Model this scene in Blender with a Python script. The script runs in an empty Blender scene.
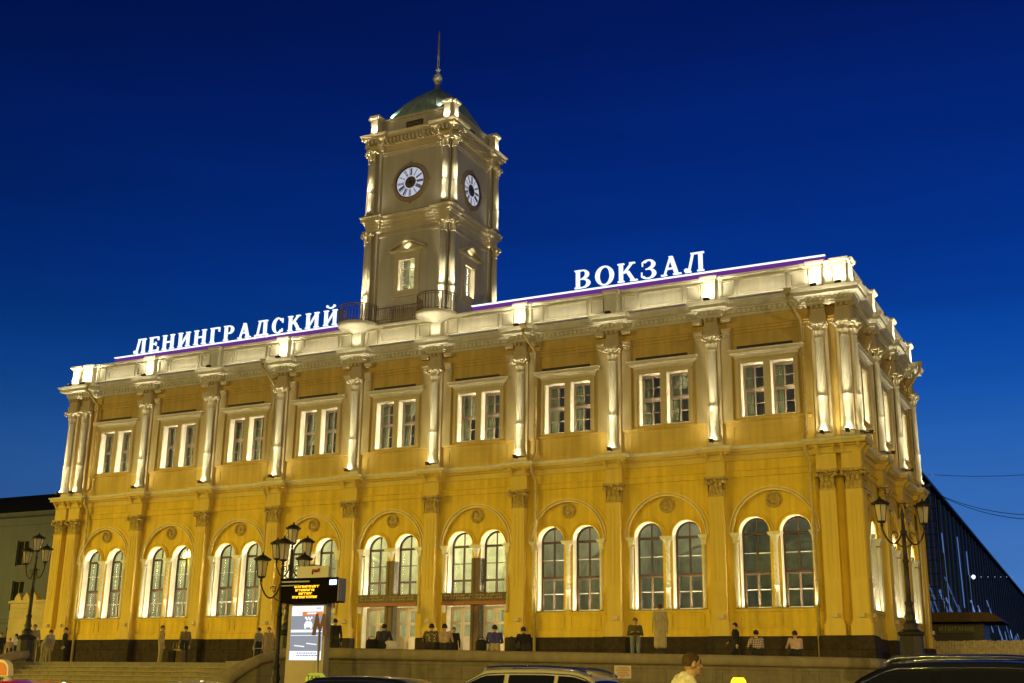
import bpy, bmesh, math, random
import numpy as np
from mathutils import Vector, Matrix, Euler
random.seed(7); rng = np.random.default_rng(7)
PI = math.pi
scene = bpy.context.scene
COL = scene.collection

# ------------------------------------------------------------------ camera
cd = bpy.data.cameras.new('Camera'); cam = bpy.data.objects.new('Camera', cd); COL.objects.link(cam)
cd.sensor_fit = 'HORIZONTAL'; cd.sensor_width = 36.0; cd.lens = 1201.044 / 1024 * 36
cd.clip_start = 0.1; cd.clip_end = 5000
R_ = Vector((0.88916444, 0.45732883, 0.01539271)); U_ = Vector((0.11399768, -0.2539681, 0.9604711)); F_ = Vector((-0.44316038, 0.85226202, 0.27795383))
CAM = Vector((34.10927, -52.09359, 1.4))
M = Matrix((R_, U_, -F_)).transposed().to_4x4(); M.translation = CAM
cam.matrix_world = M
scene.camera = cam
def dp(u, v, d):
    """point that lies d metres deep along the sight line of a picture position (used to survey the place)"""
    return CAM + ((u - 512) / 1201.044 * R_ - (v - 341.5) / 1201.044 * U_ + F_) * d
def atz(u, v, z):
    r = (u - 512) / 1201.044 * R_ - (v - 341.5) / 1201.044 * U_ + F_
    return CAM + r * ((z - CAM.z) / r.z)

# ------------------------------------------------------------------ sky (dusk, well after sunset)
world = bpy.data.worlds.new('World'); scene.world = world; world.use_nodes = True
nt = world.node_tree; nt.nodes.clear()
def N(nt, t, **kw):
    n = nt.nodes.new(t)
    for k, v in kw.items(): setattr(n, k, v)
    return n
out = N(nt, 'ShaderNodeOutputWorld'); bg = N(nt, 'ShaderNodeBackground')
tc = N(nt, 'ShaderNodeTexCoord'); sep = N(nt, 'ShaderNodeSeparateXYZ'); nt.links.new(tc.outputs['Generated'], sep.inputs[0])
ramp = N(nt, 'ShaderNodeValToRGB'); cr = ramp.color_ramp; cr.interpolation = 'B_SPLINE'
stops = [(0.0, (0.075, 0.19, 0.46)), (0.10, (0.050, 0.168, 0.48)), (0.175, (0.026, 0.135, 0.47)), (0.235, (0.004, 0.080, 0.40)), (0.32, (0.001, 0.034, 0.29)),
         (0.48, (0.0008, 0.0115, 0.140)), (0.62, (0.0008, 0.006, 0.075)), (1.0, (0.0006, 0.003, 0.035))]
while len(cr.elements) < len(stops): cr.elements.new(0.5)
for e, (p, c) in zip(cr.elements, stops): e.position = p; e.color = (*c, 1)
nt.links.new(sep.outputs[2], ramp.inputs[0])
# brighter towards the last of the twilight in the north-east, darker behind the square
dot = N(nt, 'ShaderNodeVectorMath', operation='DOT_PRODUCT'); dot.inputs[1].default_value = (0.10, 0.995, 0)
nt.links.new(tc.outputs['Generated'], dot.inputs[0])
mr = N(nt, 'ShaderNodeMapRange'); mr.inputs[1].default_value = 0.35; mr.inputs[2].default_value = 1.0; mr.inputs[3].default_value = 0.40; mr.inputs[4].default_value = 1.06
nt.links.new(dot.outputs['Value'], mr.inputs[0])
no = N(nt, 'ShaderNodeTexNoise'); mp = N(nt, 'ShaderNodeMapping'); mp.inputs['Scale'].default_value = (1.5, 1.5, 16)
nt.links.new(tc.outputs['Generated'], mp.inputs[0]); nt.links.new(mp.outputs[0], no.inputs['Vector']); no.inputs['Scale'].default_value = 1.6; no.inputs['Detail'].default_value = 5
mr2 = N(nt, 'ShaderNodeMapRange'); mr2.inputs[1].default_value = 0.3; mr2.inputs[2].default_value = 0.75; mr2.inputs[3].default_value = 0.90; mr2.inputs[4].default_value = 1.08
nt.links.new(no.outputs['Fac'], mr2.inputs[0])
mul = N(nt, 'ShaderNodeMath', operation='MULTIPLY'); nt.links.new(mr.outputs[0], mul.inputs[0]); nt.links.new(mr2.outputs[0], mul.inputs[1])
nt.links.new(ramp.outputs[0], bg.inputs[0]); nt.links.new(mul.outputs[0], bg.inputs[1]); nt.links.new(bg.outputs[0], out.inputs[0])

# ------------------------------------------------------------------ view transform, sampling
vs = scene.view_settings
vs.view_transform = 'Standard'; vs.look = 'None'; vs.exposure = 0; vs.gamma = 1; vs.use_curve_mapping = False
scene.render.engine = 'CYCLES'
cy = scene.cycles
cy.use_denoising = True; cy.max_bounces = 6; cy.diffuse_bounces = 3; cy.glossy_bounces = 3; cy.transparent_max_bounces = 8; cy.transmission_bounces = 4
cy.caustics_reflective = False; cy.caustics_refractive = False; cy.sample_clamp_indirect = 4.0; cy.use_light_tree = True

# ------------------------------------------------------------------ street lighting of the square (sodium lamps on masts behind the photographer)
SODIUM = (0.98, 0.755, 0.04)
WARM = (1.0, 0.91, 0.68)
def light(name, kind, loc, target, energy, color, parent=None, **kw):
    l = bpy.data.lights.new(name, kind); l.energy = energy; l.color = color
    for k, v in kw.items(): setattr(l, k, v)
    o = bpy.data.objects.new(name, l); COL.objects.link(o); o.location = loc
    d = Vector(target) - Vector(loc)
    o.rotation_euler = d.to_track_quat('-Z', 'Y').to_euler()
    return o
for x, y, z, e in ((-92, -84, 20, 200000), (-125, -62, 21, 98000), (20, -88, 17, 26000), (66, -74, 17.5, 42000)):
    light('square_mast_lamp', 'SPOT', (x, y, z), (x, y, 0), e, SODIUM, spot_size=PI * 0.999, spot_blend=0.10, shadow_soft_size=0.3)
for x, y, e in ((-60, -85, 62000), (42, -88, 34000)):
    light('square_floodlight', 'SPOT', (x, y, 12), (0, 0, 12), e, (1.0, 0.735, 0.17), spot_size=math.radians(75), spot_blend=0.4, shadow_soft_size=0.5)

light('added_side_floodlight', 'SPOT', (96, -34, 13), (18, 8, 14), 36000, (1.0, 0.74, 0.26), spot_size=math.radians(46), spot_blend=0.5, shadow_soft_size=0.5)  # unseen lamp, added to brighten the tower's right face and the side front

# ------------------------------------------------------------------ materials
MATS = {}
def mat(name, col, rough=0.7, var=0.12, scale=1.5, bump=0.0, bscale=30, metal=0.0, spec=0.4, streak=0.0, emit=None, estr=0.0, col2=None):
    if name in MATS: return MATS[name]
    m = bpy.data.materials.new(name); m.use_nodes = True; MATS[name] = m
    t = m.node_tree; b = t.nodes['Principled BSDF']
    b.inputs['Roughness'].default_value = rough; b.inputs['Metallic'].default_value = metal; b.inputs['Specular IOR Level'].default_value = spec
    c = (*col, 1)
    b.inputs['Base Color'].default_value = c
    geo = N(t, 'ShaderNodeNewGeometry')
    if var > 0:
        n1 = N(t, 'ShaderNodeTexNoise'); n1.inputs['Scale'].default_value = scale; n1.inputs['Detail'].default_value = 8; n1.inputs['Roughness'].default_value = 0.65
        t.links.new(geo.outputs['Position'], n1.inputs['Vector'])
        fac = n1.outputs['Fac']
        if streak > 0:
            mp = N(t, 'ShaderNodeMapping'); mp.inputs['Scale'].default_value = (3.0, 3.0, 0.18); t.links.new(geo.outputs['Position'], mp.inputs[0])
            n2 = N(t, 'ShaderNodeTexNoise'); n2.inputs['Scale'].default_value = 1.4; n2.inputs['Detail'].default_value = 6; t.links.new(mp.outputs[0], n2.inputs['Vector'])
            mx = N(t, 'ShaderNodeMix', data_type='FLOAT'); mx.inputs[0].default_value = streak
            t.links.new(fac, mx.inputs[2]); t.links.new(n2.outputs['Fac'], mx.inputs[3]); fac = mx.outputs[0]
        r = N(t, 'ShaderNodeValToRGB'); r.color_ramp.elements[0].position = 0.34; r.color_ramp.elements[1].position = 0.64
        lo = col2 if col2 else tuple(x * (1 - var) for x in col); hi = tuple(min(1, x * (1 + var * 0.6)) for x in col)
        r.color_ramp.elements[0].color = (*lo, 1); r.color_ramp.elements[1].color = (*hi, 1)
        t.links.new(fac, r.inputs[0]); t.links.new(r.outputs[0], b.inputs['Base Color'])
    if bump > 0:
        n3 = N(t, 'ShaderNodeTexNoise'); n3.inputs['Scale'].default_value = bscale; n3.inputs['Detail'].default_value = 4
        t.links.new(geo.outputs['Position'], n3.inputs['Vector'])
        bm = N(t, 'ShaderNodeBump'); bm.inputs['Strength'].default_value = bump; bm.inputs['Distance'].default_value = 0.02
        t.links.new(n3.outputs['Fac'], bm.inputs['Height']); t.links.new(bm.outputs[0], b.inputs['Normal'])
    if emit:
        b.inputs['Emission Color'].default_value = (*emit, 1); b.inputs['Emission Strength'].default_value = estr
    return m
def joints(m, bw, bh, dark=0.55, ms=0.015, axis='x'):
    t = m.node_tree; b = t.nodes['Principled BSDF']; src = b.inputs['Base Color'].links[0].from_socket
    geo = N(t, 'ShaderNodeNewGeometry'); sp = N(t, 'ShaderNodeSeparateXYZ'); t.links.new(geo.outputs['Position'], sp.inputs[0]); cb = N(t, 'ShaderNodeCombineXYZ')
    t.links.new(sp.outputs[0], cb.inputs[0]); t.links.new(sp.outputs[2], cb.inputs[1])
    br = N(t, 'ShaderNodeTexBrick'); br.inputs['Scale'].default_value = 1.0; br.inputs['Brick Width'].default_value = bw; br.inputs['Row Height'].default_value = bh; br.inputs['Mortar Size'].default_value = ms
    br.inputs['Color1'].default_value = (1, 1, 1, 1); br.inputs['Color2'].default_value = (.84, .83, .82, 1); br.inputs['Mortar'].default_value = (dark, dark, dark, 1); t.links.new(cb.outputs[0], br.inputs['Vector'])
    mx = N(t, 'ShaderNodeMix', data_type='RGBA', blend_type='MULTIPLY'); mx.inputs[0].default_value = 1.0
    t.links.new(src, mx.inputs[6]); t.links.new(br.outputs['Color'], mx.inputs[7]); t.links.new(mx.outputs[2], b.inputs['Base Color'])
def glassmat(name, tint=(0.9, 0.95, 0.92), refl=0.035, rough=0.03):
    if name in MATS: return MATS[name]
    m = bpy.data.materials.new(name); m.use_nodes = True; MATS[name] = m
    t = m.node_tree; t.nodes.clear()
    o = N(t, 'ShaderNodeOutputMaterial'); mx = N(t, 'ShaderNodeMixShader'); tr = N(t, 'ShaderNodeBsdfTransparent'); gl = N(t, 'ShaderNodeBsdfGlossy')
    tr.inputs[0].default_value = (*tint, 1); gl.inputs['Roughness'].default_value = rough; gl.inputs[0].default_value = (0.9, 0.9, 0.9, 1)
    geo = N(t, 'ShaderNodeNewGeometry'); n = N(t, 'ShaderNodeTexNoise'); n.inputs['Scale'].default_value = 2.2; t.links.new(geo.outputs['Position'], n.inputs['Vector'])
    bm = N(t, 'ShaderNodeBump'); bm.inputs['Strength'].default_value = 0.05; bm.inputs['Distance'].default_value = 0.02; t.links.new(n.outputs['Fac'], bm.inputs['Height']); t.links.new(bm.outputs[0], gl.inputs['Normal'])
    lw = N(t, 'ShaderNodeLayerWeight'); lw.inputs[0].default_value = 0.5
    pw_ = N(t, 'ShaderNodeMath', operation='POWER'); pw_.inputs[1].default_value = 4.0; t.links.new(lw.outputs['Facing'], pw_.inputs[0])
    ad = N(t, 'ShaderNodeMath', operation='MULTIPLY_ADD'); ad.inputs[1].default_value = 0.5; ad.inputs[2].default_value = refl; t.links.new(pw_.outputs[0], ad.inputs[0])
    t.links.new(ad.outputs[0], mx.inputs[0]); t.links.new(tr.outputs[0], mx.inputs[1]); t.links.new(gl.outputs[0], mx.inputs[2]); t.links.new(mx.outputs[0], o.inputs[0])
    return m
def emis(name, col, s):
    return mat(name, (0.02, 0.02, 0.02), 0.6, 0, emit=col, estr=s)

OCHRE = mat('ochre_plaster', (0.74, 0.50, 0.055), 0.8, 0.22, 0.7, 0.15, 25, streak=0.55)
OCHRE2 = mat('pale_ochre_plaster', (0.72, 0.51, 0.11), 0.8, 0.12, 0.6, 0.12, 25, streak=0.6)
BUFF = mat('buff_plaster', (0.70, 0.49, 0.12), 0.8, 0.22, 0.6, 0.15, 25, streak=0.5)
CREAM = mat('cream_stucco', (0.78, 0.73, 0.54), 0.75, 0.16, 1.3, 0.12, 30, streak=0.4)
TOWERP = mat('tower_plaster', (0.54, 0.50, 0.38), 0.8, 0.16, 0.5, 0.15, 25, streak=0.5)
GRANITE = mat('dark_granite', (0.056, 0.041, 0.034), 0.8, 0.5, 6, 0.05, 60, spec=0.08, streak=0.3)
STONE = mat('sandy_granite', (0.30, 0.235, 0.15), 0.75, 0.25, 3.0, 0.3, 60, streak=0.35)
joints(GRANITE, 1.25, 1.6, .45, .012)
WOOD = mat('brown_frame', (0.055, 0.030, 0.016), 0.55, 0.2, 6)
WOODL = mat('light_oak_frame', (0.20, 0.135, 0.085), 0.55, 0.2, 6)
WHITE = mat('white_paint', (0.72, 0.68, 0.60), 0.5, 0.06, 4)
IRON = mat('black_iron', (0.028, 0.022, 0.020), 0.5, 0.3, 8, metal=0.2)
GLASS = glassmat('window_glass', (0.86, 0.92, 0.86))
ZINC = mat('painted_tin', (0.55, 0.42, 0.16), 0.45, 0.15, 4, metal=0.1)
COPPER = mat('green_copper', (0.26, 0.36, 0.30), 0.6, 0.3, 2.0, 0.1, 20, streak=0.5)
GREY = mat('grey_metal', (0.30, 0.28, 0.27), 0.45, 0.1, 5, metal=0.3)
ROOM = mat('pale_green_interior', (0.50, 0.49, 0.39), 0.85, 0.3, 0.9)
ROOM2 = mat('beige_interior', (0.35, 0.30, 0.22), 0.85, 0.2, 0.8)
ROOMF = mat('interior_stone_floor', (0.3, 0.27, 0.22), 0.5, 0.1, 2)
SIGNW = emis('letter_glow', (0.86, 0.92, 1.0), 1.25)
BARW = emis('white_light_tube', (0.80, 0.88, 1.0), 1.5)
BARP = emis('violet_light_strip', (0.16, 0.022, 0.30), .75)

# ------------------------------------------------------------------ mesh helper
class MB:
    def __init__(s): s.v = []; s.f = []; s.sm = []; s.mi = []; s.cur = 0
    def add(s, vs, fs, smooth=False):
        o = len(s.v); s.v.extend([tuple(p) for p in vs])
        for f in fs: s.f.append([i + o for i in f]); s.sm.append(smooth); s.mi.append(s.cur)
        return s
    def box(s, x0, x1, y0, y1, z0, z1, tx=0.0, ty=0.0):
        vs = [(x0, y0, z0), (x1, y0, z0), (x1, y1, z0), (x0, y1, z0), (x0 + tx, y0 + ty, z1), (x1 - tx, y0 + ty, z1), (x1 - tx, y1 - ty, z1), (x0 + tx, y1 - ty, z1)]
        return s.add(vs, [(3, 2, 1, 0), (4, 5, 6, 7), (0, 1, 5, 4), (1, 2, 6, 5), (2, 3, 7, 6), (3, 0, 4, 7)])
    def obox(s, c, ax, ay, az, hx, hy, hz):
        c = Vector(c); ax = Vector(ax) * hx; ay = Vector(ay) * hy; az = Vector(az) * hz
        vs = [c - ax - ay - az, c + ax - ay - az, c + ax + ay - az, c - ax + ay - az, c - ax - ay + az, c + ax - ay + az, c + ax + ay + az, c - ax + ay + az]
        return s.add(vs, [(3, 2, 1, 0), (4, 5, 6, 7), (0, 1, 5, 4), (1, 2, 6, 5), (2, 3, 7, 6), (3, 0, 4, 7)])
    def lathe(s, prof, c=(0, 0), n=16, a0=0.0, a1=2 * PI, smooth=True, tw=None, sx=1, sy=1):
        full = abs(a1 - a0 - 2 * PI) < 1e-6; m = n if full else n + 1
        vs = []
        for j, (r, z) in enumerate(prof):
            for i in range(m):
                a = a0 + (a1 - a0) * i / n; rr = r if tw is None else r * tw(a, z)
                vs.append((c[0] + rr * math.cos(a) * sx, c[1] + rr * math.sin(a) * sy, z))
        fs = []
        for j in range(len(prof) - 1):
            for i in range(n):
                a = j * m + i; b = j * m + (i + 1) % m
                fs.append((a, b, b + m, a + m))
        s.add(vs, fs, smooth)
        if full:
            o = len(s.v) - len(vs)
            s.f.append([o + i for i in range(m)][::-1]); s.sm.append(False); s.mi.append(s.cur)
            s.f.append([o + (len(prof) - 1) * m + i for i in range(m)]); s.sm.append(False); s.mi.append(s.cur)
        return s
    def tube(s, pts, r, n=8, smooth=True):
        pts = [Vector(p) for p in pts]; k = len(pts); rs = r if isinstance(r, (list, tuple)) else [r] * k
        vs = []; up = None
        for i, p in enumerate(pts):
            d = (pts[min(i + 1, k - 1)] - pts[max(i - 1, 0)]).normalized()
            if up is None: up = Vector((0, 0, 1)) if abs(d.z) < 0.9 else Vector((1, 0, 0))
            x = d.cross(up)
            if x.length < 1e-4: x = d.cross(Vector((0.3, 1, 0.2)))
            x.normalize(); y = x.cross(d).normalized(); up = y
            for j in range(n):
                a = 2 * PI * j / n; vs.append(p + (x * math.cos(a) + y * math.sin(a)) * rs[i])
        fs = []
        for i in range(k - 1):
            for j in range(n):
                a = i * n + j; b = i * n + (j + 1) % n; fs.append((a, b, b + n, a + n))
        fs.append(list(range(n))[::-1]); fs.append([(k - 1) * n + j for j in range(n)])
        return s.add(vs, fs, smooth)
    def ball(s, c, r, n=10, sx=1, sy=1, sz=1):
        prof = [(max(1e-4, r * math.cos(t)), r * math.sin(t)) for t in [(-PI / 2 + PI * i / n) for i in range(n + 1)]]
        vs = []; m = n + 2
        for rr, z in prof:
            for i in range(m):
                a = 2 * PI * i / m; vs.append((c[0] + rr * math.cos(a) * sx, c[1] + rr * math.sin(a) * sy, c[2] + z * sz))
        fs = []
        for j in range(n):
            for i in range(m):
                a = j * m + i; b = j * m + (i + 1) % m; fs.append((a, b, b + m, a + m))
        return s.add(vs, fs, True)
    def prism(s, poly, axis, a, b):
        """extrude a 2-D polygon along an axis: axis y -> polygon in (x,z), axis x -> (y,z), axis z -> (x,y)"""
        P = {'y': lambda p, t: (p[0], t, p[1]), 'x': lambda p, t: (t, p[0], p[1]), 'z': lambda p, t: (p[0], p[1], t)}[axis]
        n = len(poly); vs = [P(p, a) for p in poly] + [P(p, b) for p in poly]
        fs = [list(range(n)), list(range(n, 2 * n))[::-1]] + [(i, n + i, n + (i + 1) % n, (i + 1) % n) for i in range(n)]
        return s.add(vs, fs)
    def mould(s, path, prof, closed=True):
        """run a moulding profile (out, z) along a plan path; out is to the right of travel"""
        n = len(path); rows = []
        for i in range(n):
            ns = []
            for a, b in ((i - 1, i), (i, i + 1)):
                if not closed and (a < 0 or b >= n): continue
                p, q = path[a % n], path[b % n]; d = Vector((q[0] - p[0], q[1] - p[1])).normalized(); ns.append(Vector((d.y, -d.x)))
            if len(ns) == 2 and ns[0].dot(ns[1]) < 0.999:
                b = (ns[0] + ns[1]); k = b / (1 + ns[0].dot(ns[1]))
            else: k = ns[0]
            rows.append(k)
        vs = []
        for o, z in prof:
            for p, k in zip(path, rows): vs.append((p[0] + k.x * o, p[1] + k.y * o, z))
        fs = []
        e = n if closed else n - 1
        for j in range(len(prof) - 1):
            for i in range(e):
                a = j * n + i; b = j * n + (i + 1) % n; fs.append((a, b, b + n, a + n))
        return s.add(vs, fs)
    def arch(s, cx, cz, R, prof, n=28, a0=0.0, a1=PI, smooth=True):
        """sweep a profile [(dr, y)] round an arch in the xz plane"""
        vs = []
        m = n + 1
        for dr, y in prof:
            for i in range(m):
                a = a0 + (a1 - a0) * i / n; vs.append((cx + (R + dr) * math.cos(a), y, cz + (R + dr) * math.sin(a)))
        fs = []
        for j in range(len(prof) - 1):
            for i in range(n):
                a = j * m + i; fs.append((a, a + 1, a + 1 + m, a + m))
        return s.add(vs, fs, smooth)
    def mesh(s, name, mats):
        me = bpy.data.meshes.new(name); me.from_pydata(s.v, [], s.f)
        for m in (mats if isinstance(mats, (list, tuple)) else [mats]): me.materials.append(m)
        me.polygons.foreach_set('use_smooth', s.sm); me.polygons.foreach_set('material_index', s.mi)
        bm = bmesh.new(); bm.from_mesh(me); bmesh.ops.recalc_face_normals(bm, faces=bm.faces); bm.to_mesh(me); bm.free()
        me.update(); return me
    def build(s, name, mats, parent=None):
        return link(name, s.mesh(name, mats), parent)
def link(name, me, parent=None, loc=None, rz=0.0):
    o = bpy.data.objects.new(name, me); COL.objects.link(o)
    if parent is not None:
        o.parent = parent
        if loc is None: o.matrix_parent_inverse = winv(parent)
    if loc is not None: o.location = loc
    if rz: o.rotation_euler = (0, 0, rz)
    return o
def wmat(o):
    m = Matrix.Translation(o.location) @ o.rotation_euler.to_matrix().to_4x4() @ Matrix.Diagonal((*o.scale, 1))
    return m if o.parent is None else wmat(o.parent) @ o.matrix_parent_inverse @ m
def winv(o): return wmat(o).inverted()
def thing(name, label, cat, loc=(0, 0, 0), rz=0.0, group=None):
    o = bpy.data.objects.new(name, None); COL.objects.link(o); o.location = loc; o.rotation_euler = (0, 0, rz); o.empty_display_size = 0.3
    return tag(o, label, cat, group)
def tag(o, label, cat, group=None):
    o['label'] = label; o['category'] = cat
    if group: o['group'] = group
    return o
def struct(o): o['kind'] = 'structure'; return o
def copy_tree(o, parent=None):
    c = o.copy(); COL.objects.link(c)
    if parent is not None: c.parent = parent; c.matrix_parent_inverse = o.matrix_parent_inverse.copy()
    for ch in list(o.children): copy_tree(ch, c)
    return c
def place(o, loc, rz=0.0, label=None, group=None):
    o.location = loc; o.rotation_euler = (0, 0, rz)
    if label: o['label'] = label
    if group: o['group'] = group
    return o
def text_mesh(s, size, mname, m, depth=0.01, parent=None, loc=(0, 0, 0), rot=(PI / 2, 0, 0), name='lettering', align='CENTER'):
    cu = bpy.data.curves.new(mname, 'FONT'); cu.body = s; cu.size = size; cu.extrude = depth; cu.align_x = align; cu.align_y = 'CENTER'
    t = bpy.data.objects.new(mname, cu); COL.objects.link(t)
    dg = bpy.context.evaluated_depsgraph_get(); me = bpy.data.meshes.new_from_object(t.evaluated_get(dg)); bpy.data.objects.remove(t)
    me.materials.clear(); me.materials.append(m)
    o = bpy.data.objects.new(name, me); COL.objects.link(o); o.parent = parent; o.location = loc; o.rotation_euler = rot
    return o

TZ = 2.2            # terrace level in front of the station
# ================================================================== GROUND
g = MB(); g.add([(-900, -900, 0), (900, -900, 0), (900, 1500, 0), (-900, 1500, 0)], [(0, 1, 2, 3)])
struct(g.build('ground', mat('asphalt', (0.05, 0.048, 0.046), 0.85, 0.3, 4, 0.4, 80)))
# carriageway sheet, lane markings, kerb and pavement in front of the retaining wall
g = MB(); g.add([(-80, -62, .004), (110, -62, .004), (110, -26.6, .004), (-80, -26.6, .004)], [(0, 1, 2, 3)])
struct(g.build('road', mat('road_asphalt', (0.042, 0.040, 0.040), 0.8, 0.35, 3, 0.4, 90)))
g = MB()
for y in (-33.6, -38.6, -44.0):
    for k in range(24): g.add([(-78 + k * 8, y, .008), (-74 + k * 8, y, .008), (-74 + k * 8, y + .15, .008), (-78 + k * 8, y + .15, .008)], [(0, 1, 2, 3)])
struct(g.build('road_markings', mat('road_paint', (0.7, 0.7, 0.68), 0.6, 0.2, 6)))
g = MB(); g.box(-80, 110, -26.6, -26.3, 0, .14); struct(g.build('kerb', STONE))
g = MB(); g.box(-80, 110, -26.3, -10, 0, .13); struct(g.build('pavement', mat('paving', (0.2, 0.18, 0.15), 0.8, 0.2, 3, 0.2, 20)))

# retaining wall line (plan), from the curved flank of the steps along the terrace and round at its right end
P = [atz(u, v, 2.56) for u, v in ((322, 647.6), (420, 649.5), (520, 651.2), (620, 653), (720, 654.8), (800, 656.4), (846, 657.4))]
a = P[-1]
def arcpts(c, r, a0, a1, n): return [Vector((c[0] + r * math.cos(math.radians(a0 + (a1 - a0) * i / n)), c[1] + r * math.sin(math.radians(a0 + (a1 - a0) * i / n)), 2.56)) for i in range(n + 1)]
dirw = (P[-1] - P[-2]).normalized(); ang = math.degrees(math.atan2(dirw.y, dirw.x))
nrm = Vector((-dirw.y, dirw.x, 0))
rc = 2.2
cc = a + nrm * rc
curve_r = arcpts(cc, rc, ang - 90, ang - 10, 8)
endr = curve_r[-1] + Vector((math.cos(math.radians(ang + 80)), math.sin(math.radians(ang + 80)), 0)) * 9
flank = [dp(224, 690, 37.0), dp(226, 679, 37.4), dp(233, 671, 37.8), dp(247, 661.5, 38.2), dp(262, 653.5, 38.5), dp(280, 648.6, 38.6), dp(300, 647.4, 38.6)]
line = flank + P + curve_r[1:] + [endr]
cop = MB(); face = MB()
def sweep_wall(line, cop, face, thick=0.5, ch=0.34, over=0.06):
    n = len(line); L = []
    for i in range(n):
        d = (line[min(i + 1, n - 1)] - line[max(i - 1, 0)]); d.z = 0; d.normalize(); L.append(Vector((d.y, -d.x, 0)))
    prof = []
    for k in range(9):   # half-round coping
        t = -PI / 2 + PI * k / 8; prof.append((over + 0.10 * math.cos(t), -ch / 2 + ch / 2 * math.sin(t)))
    prof = [(0.0, -ch - 0.05), (0.0, -ch)] + prof + [(-thick, 0.0), (-thick - over, -0.05), (-thick - over, -ch), (-thick, -ch - 0.02)]
    vs = []
    for p, nn in zip(line, L):
        for o, z in prof: vs.append((p.x + nn.x * o, p.y + nn.y * o, p.z + z))
    m = len(prof); fs = []
    for i in range(n - 1):
        for j in range(m - 1): a_ = i * m + j; fs.append((a_, a_ + 1, a_ + 1 + m, a_ + m))
    fs += [list(range(m)), [(n - 1) * m + j for j in range(m)]]
    cop.add(vs, fs, True)
    pr = [(0, 0), (0, 1), (-thick, 1), (-thick, 0)]
    vs = []
    for p, nn in zip(line, L):
        for o, t in pr: vs.append((p.x + nn.x * o, p.y + nn.y * o, 0 if t == 0 else p.z - ch - 0.03))
    fs = []
    for i in range(n - 1):
        for j in range(3): a_ = i * 4 + j; fs.append((a_, a_ + 1, a_ + 5, a_ + 4))
    fs += [(0, 1, 2, 3), ((n - 1) * 4, (n - 1) * 4 + 1, (n - 1) * 4 + 2, (n - 1) * 4 + 3)]
    face.add(vs, fs)
sweep_wall(line, cop, face)
# flat pilaster strips and recessed-panel frames on the wall's street face
for i in range(len(P) - 1):
    p, q = P[i], P[i + 1]; d = (q - p); L_ = d.length; d.normalize(); nn = Vector((d.y, -d.x, 0)); k = max(1, round(L_ / 2.6))
    for j in range(k):
        c = p + d * (L_ * (j + .5) / k)
        for off, w in ((-L_ / k / 2 + .16, .10), (L_ / k / 2 - .16, .10)):
            face.obox(c + d * off + nn * 0.012 + Vector((0, 0, -1.37)), d, nn, (0, 0, 1), w, .012, .8)
        face.obox(c + nn * 0.0121 + Vector((0, 0, -.50)), d, nn, (0, 0, 1), L_ / k / 2 - .27, .0118, .07)
GB = mat('granite_blocks', (0.25, 0.20, 0.13), 0.75, 0.3, 3.5, 0.3, 60, streak=0.5); joints(GB, 1.4, .42, .62, .014)
rw = thing('retaining_wall', 'long sandy granite retaining wall with rounded coping along the station terrace', 'wall', (P[2].x, P[2].y, 0))
face.build('wall_face', mat('granite_blocks', (0.25, 0.20, 0.13), 0.75, 0.3, 3.5, 0.3, 60, streak=0.5), rw); cop.build('coping', STONE, rw)

# terrace (raised ground) and flight of steps at the left
inner = [p for p in line[5:]]
tp = [(-70, 60)] + [(-70, -15.0)] + [(-10.0, -15.0), (4.6, -15.0)] + [(4.6, -17.2)] + [(p.x - .15, p.y + .25) for p in line[5:-1]] + [(endr.x - .25, endr.y), (70, -3.0), (70, 60)]
t = MB(); n = len(tp); t.add([(x, y, TZ) for x, y in tp] + [(x, y, 0.02) for x, y in tp], [list(range(n))] + [(i, (i + 1) % n, n + (i + 1) % n, n + i) for i in range(n)])
struct(t.build('terrace', mat('terrace_paving', (0.22, 0.19, 0.15), 0.8, 0.2, 3, 0.2, 20)))
t = MB(); ns = MB()
for k in range(12):
    z1 = TZ - .17 * (k + 1); t.box(-10.6, 5.0 + .12 * k, -15.0 - .36 * (k + 1), -15.0 - .36 * k - .001, 0.0, z1)
    ns.box(-10.6, 5.0 + .12 * k, -15.0 - .36 * (k + 1) - .05, -15.0 - .36 * (k + 1) + .12, z1 - .045, z1 + .004)
struct(t.build('steps', MATS['granite_blocks'])); struct(ns.build('step_nosings', mat('worn_nosing', (0.27, 0.215, 0.14), 0.7, 0.25, 4)))
lf = MB(); lf2 = MB(); lw_ = [dp(27, 650.5, 51), dp(18, 651.5, 50.5), dp(5, 655, 50), dp(-10, 661, 49.5), dp(-30, 670, 49)][::-1]
sweep_wall(lw_, lf, lf2)
fw = thing('steps_flank_wall', 'low granite flank wall sloping beside the left end of the steps', 'wall', (lw_[2].x, lw_[2].y, 0))
lf2.build('wall_face', MATS['granite_blocks'], fw); lf.build('coping', STONE, fw)

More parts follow.
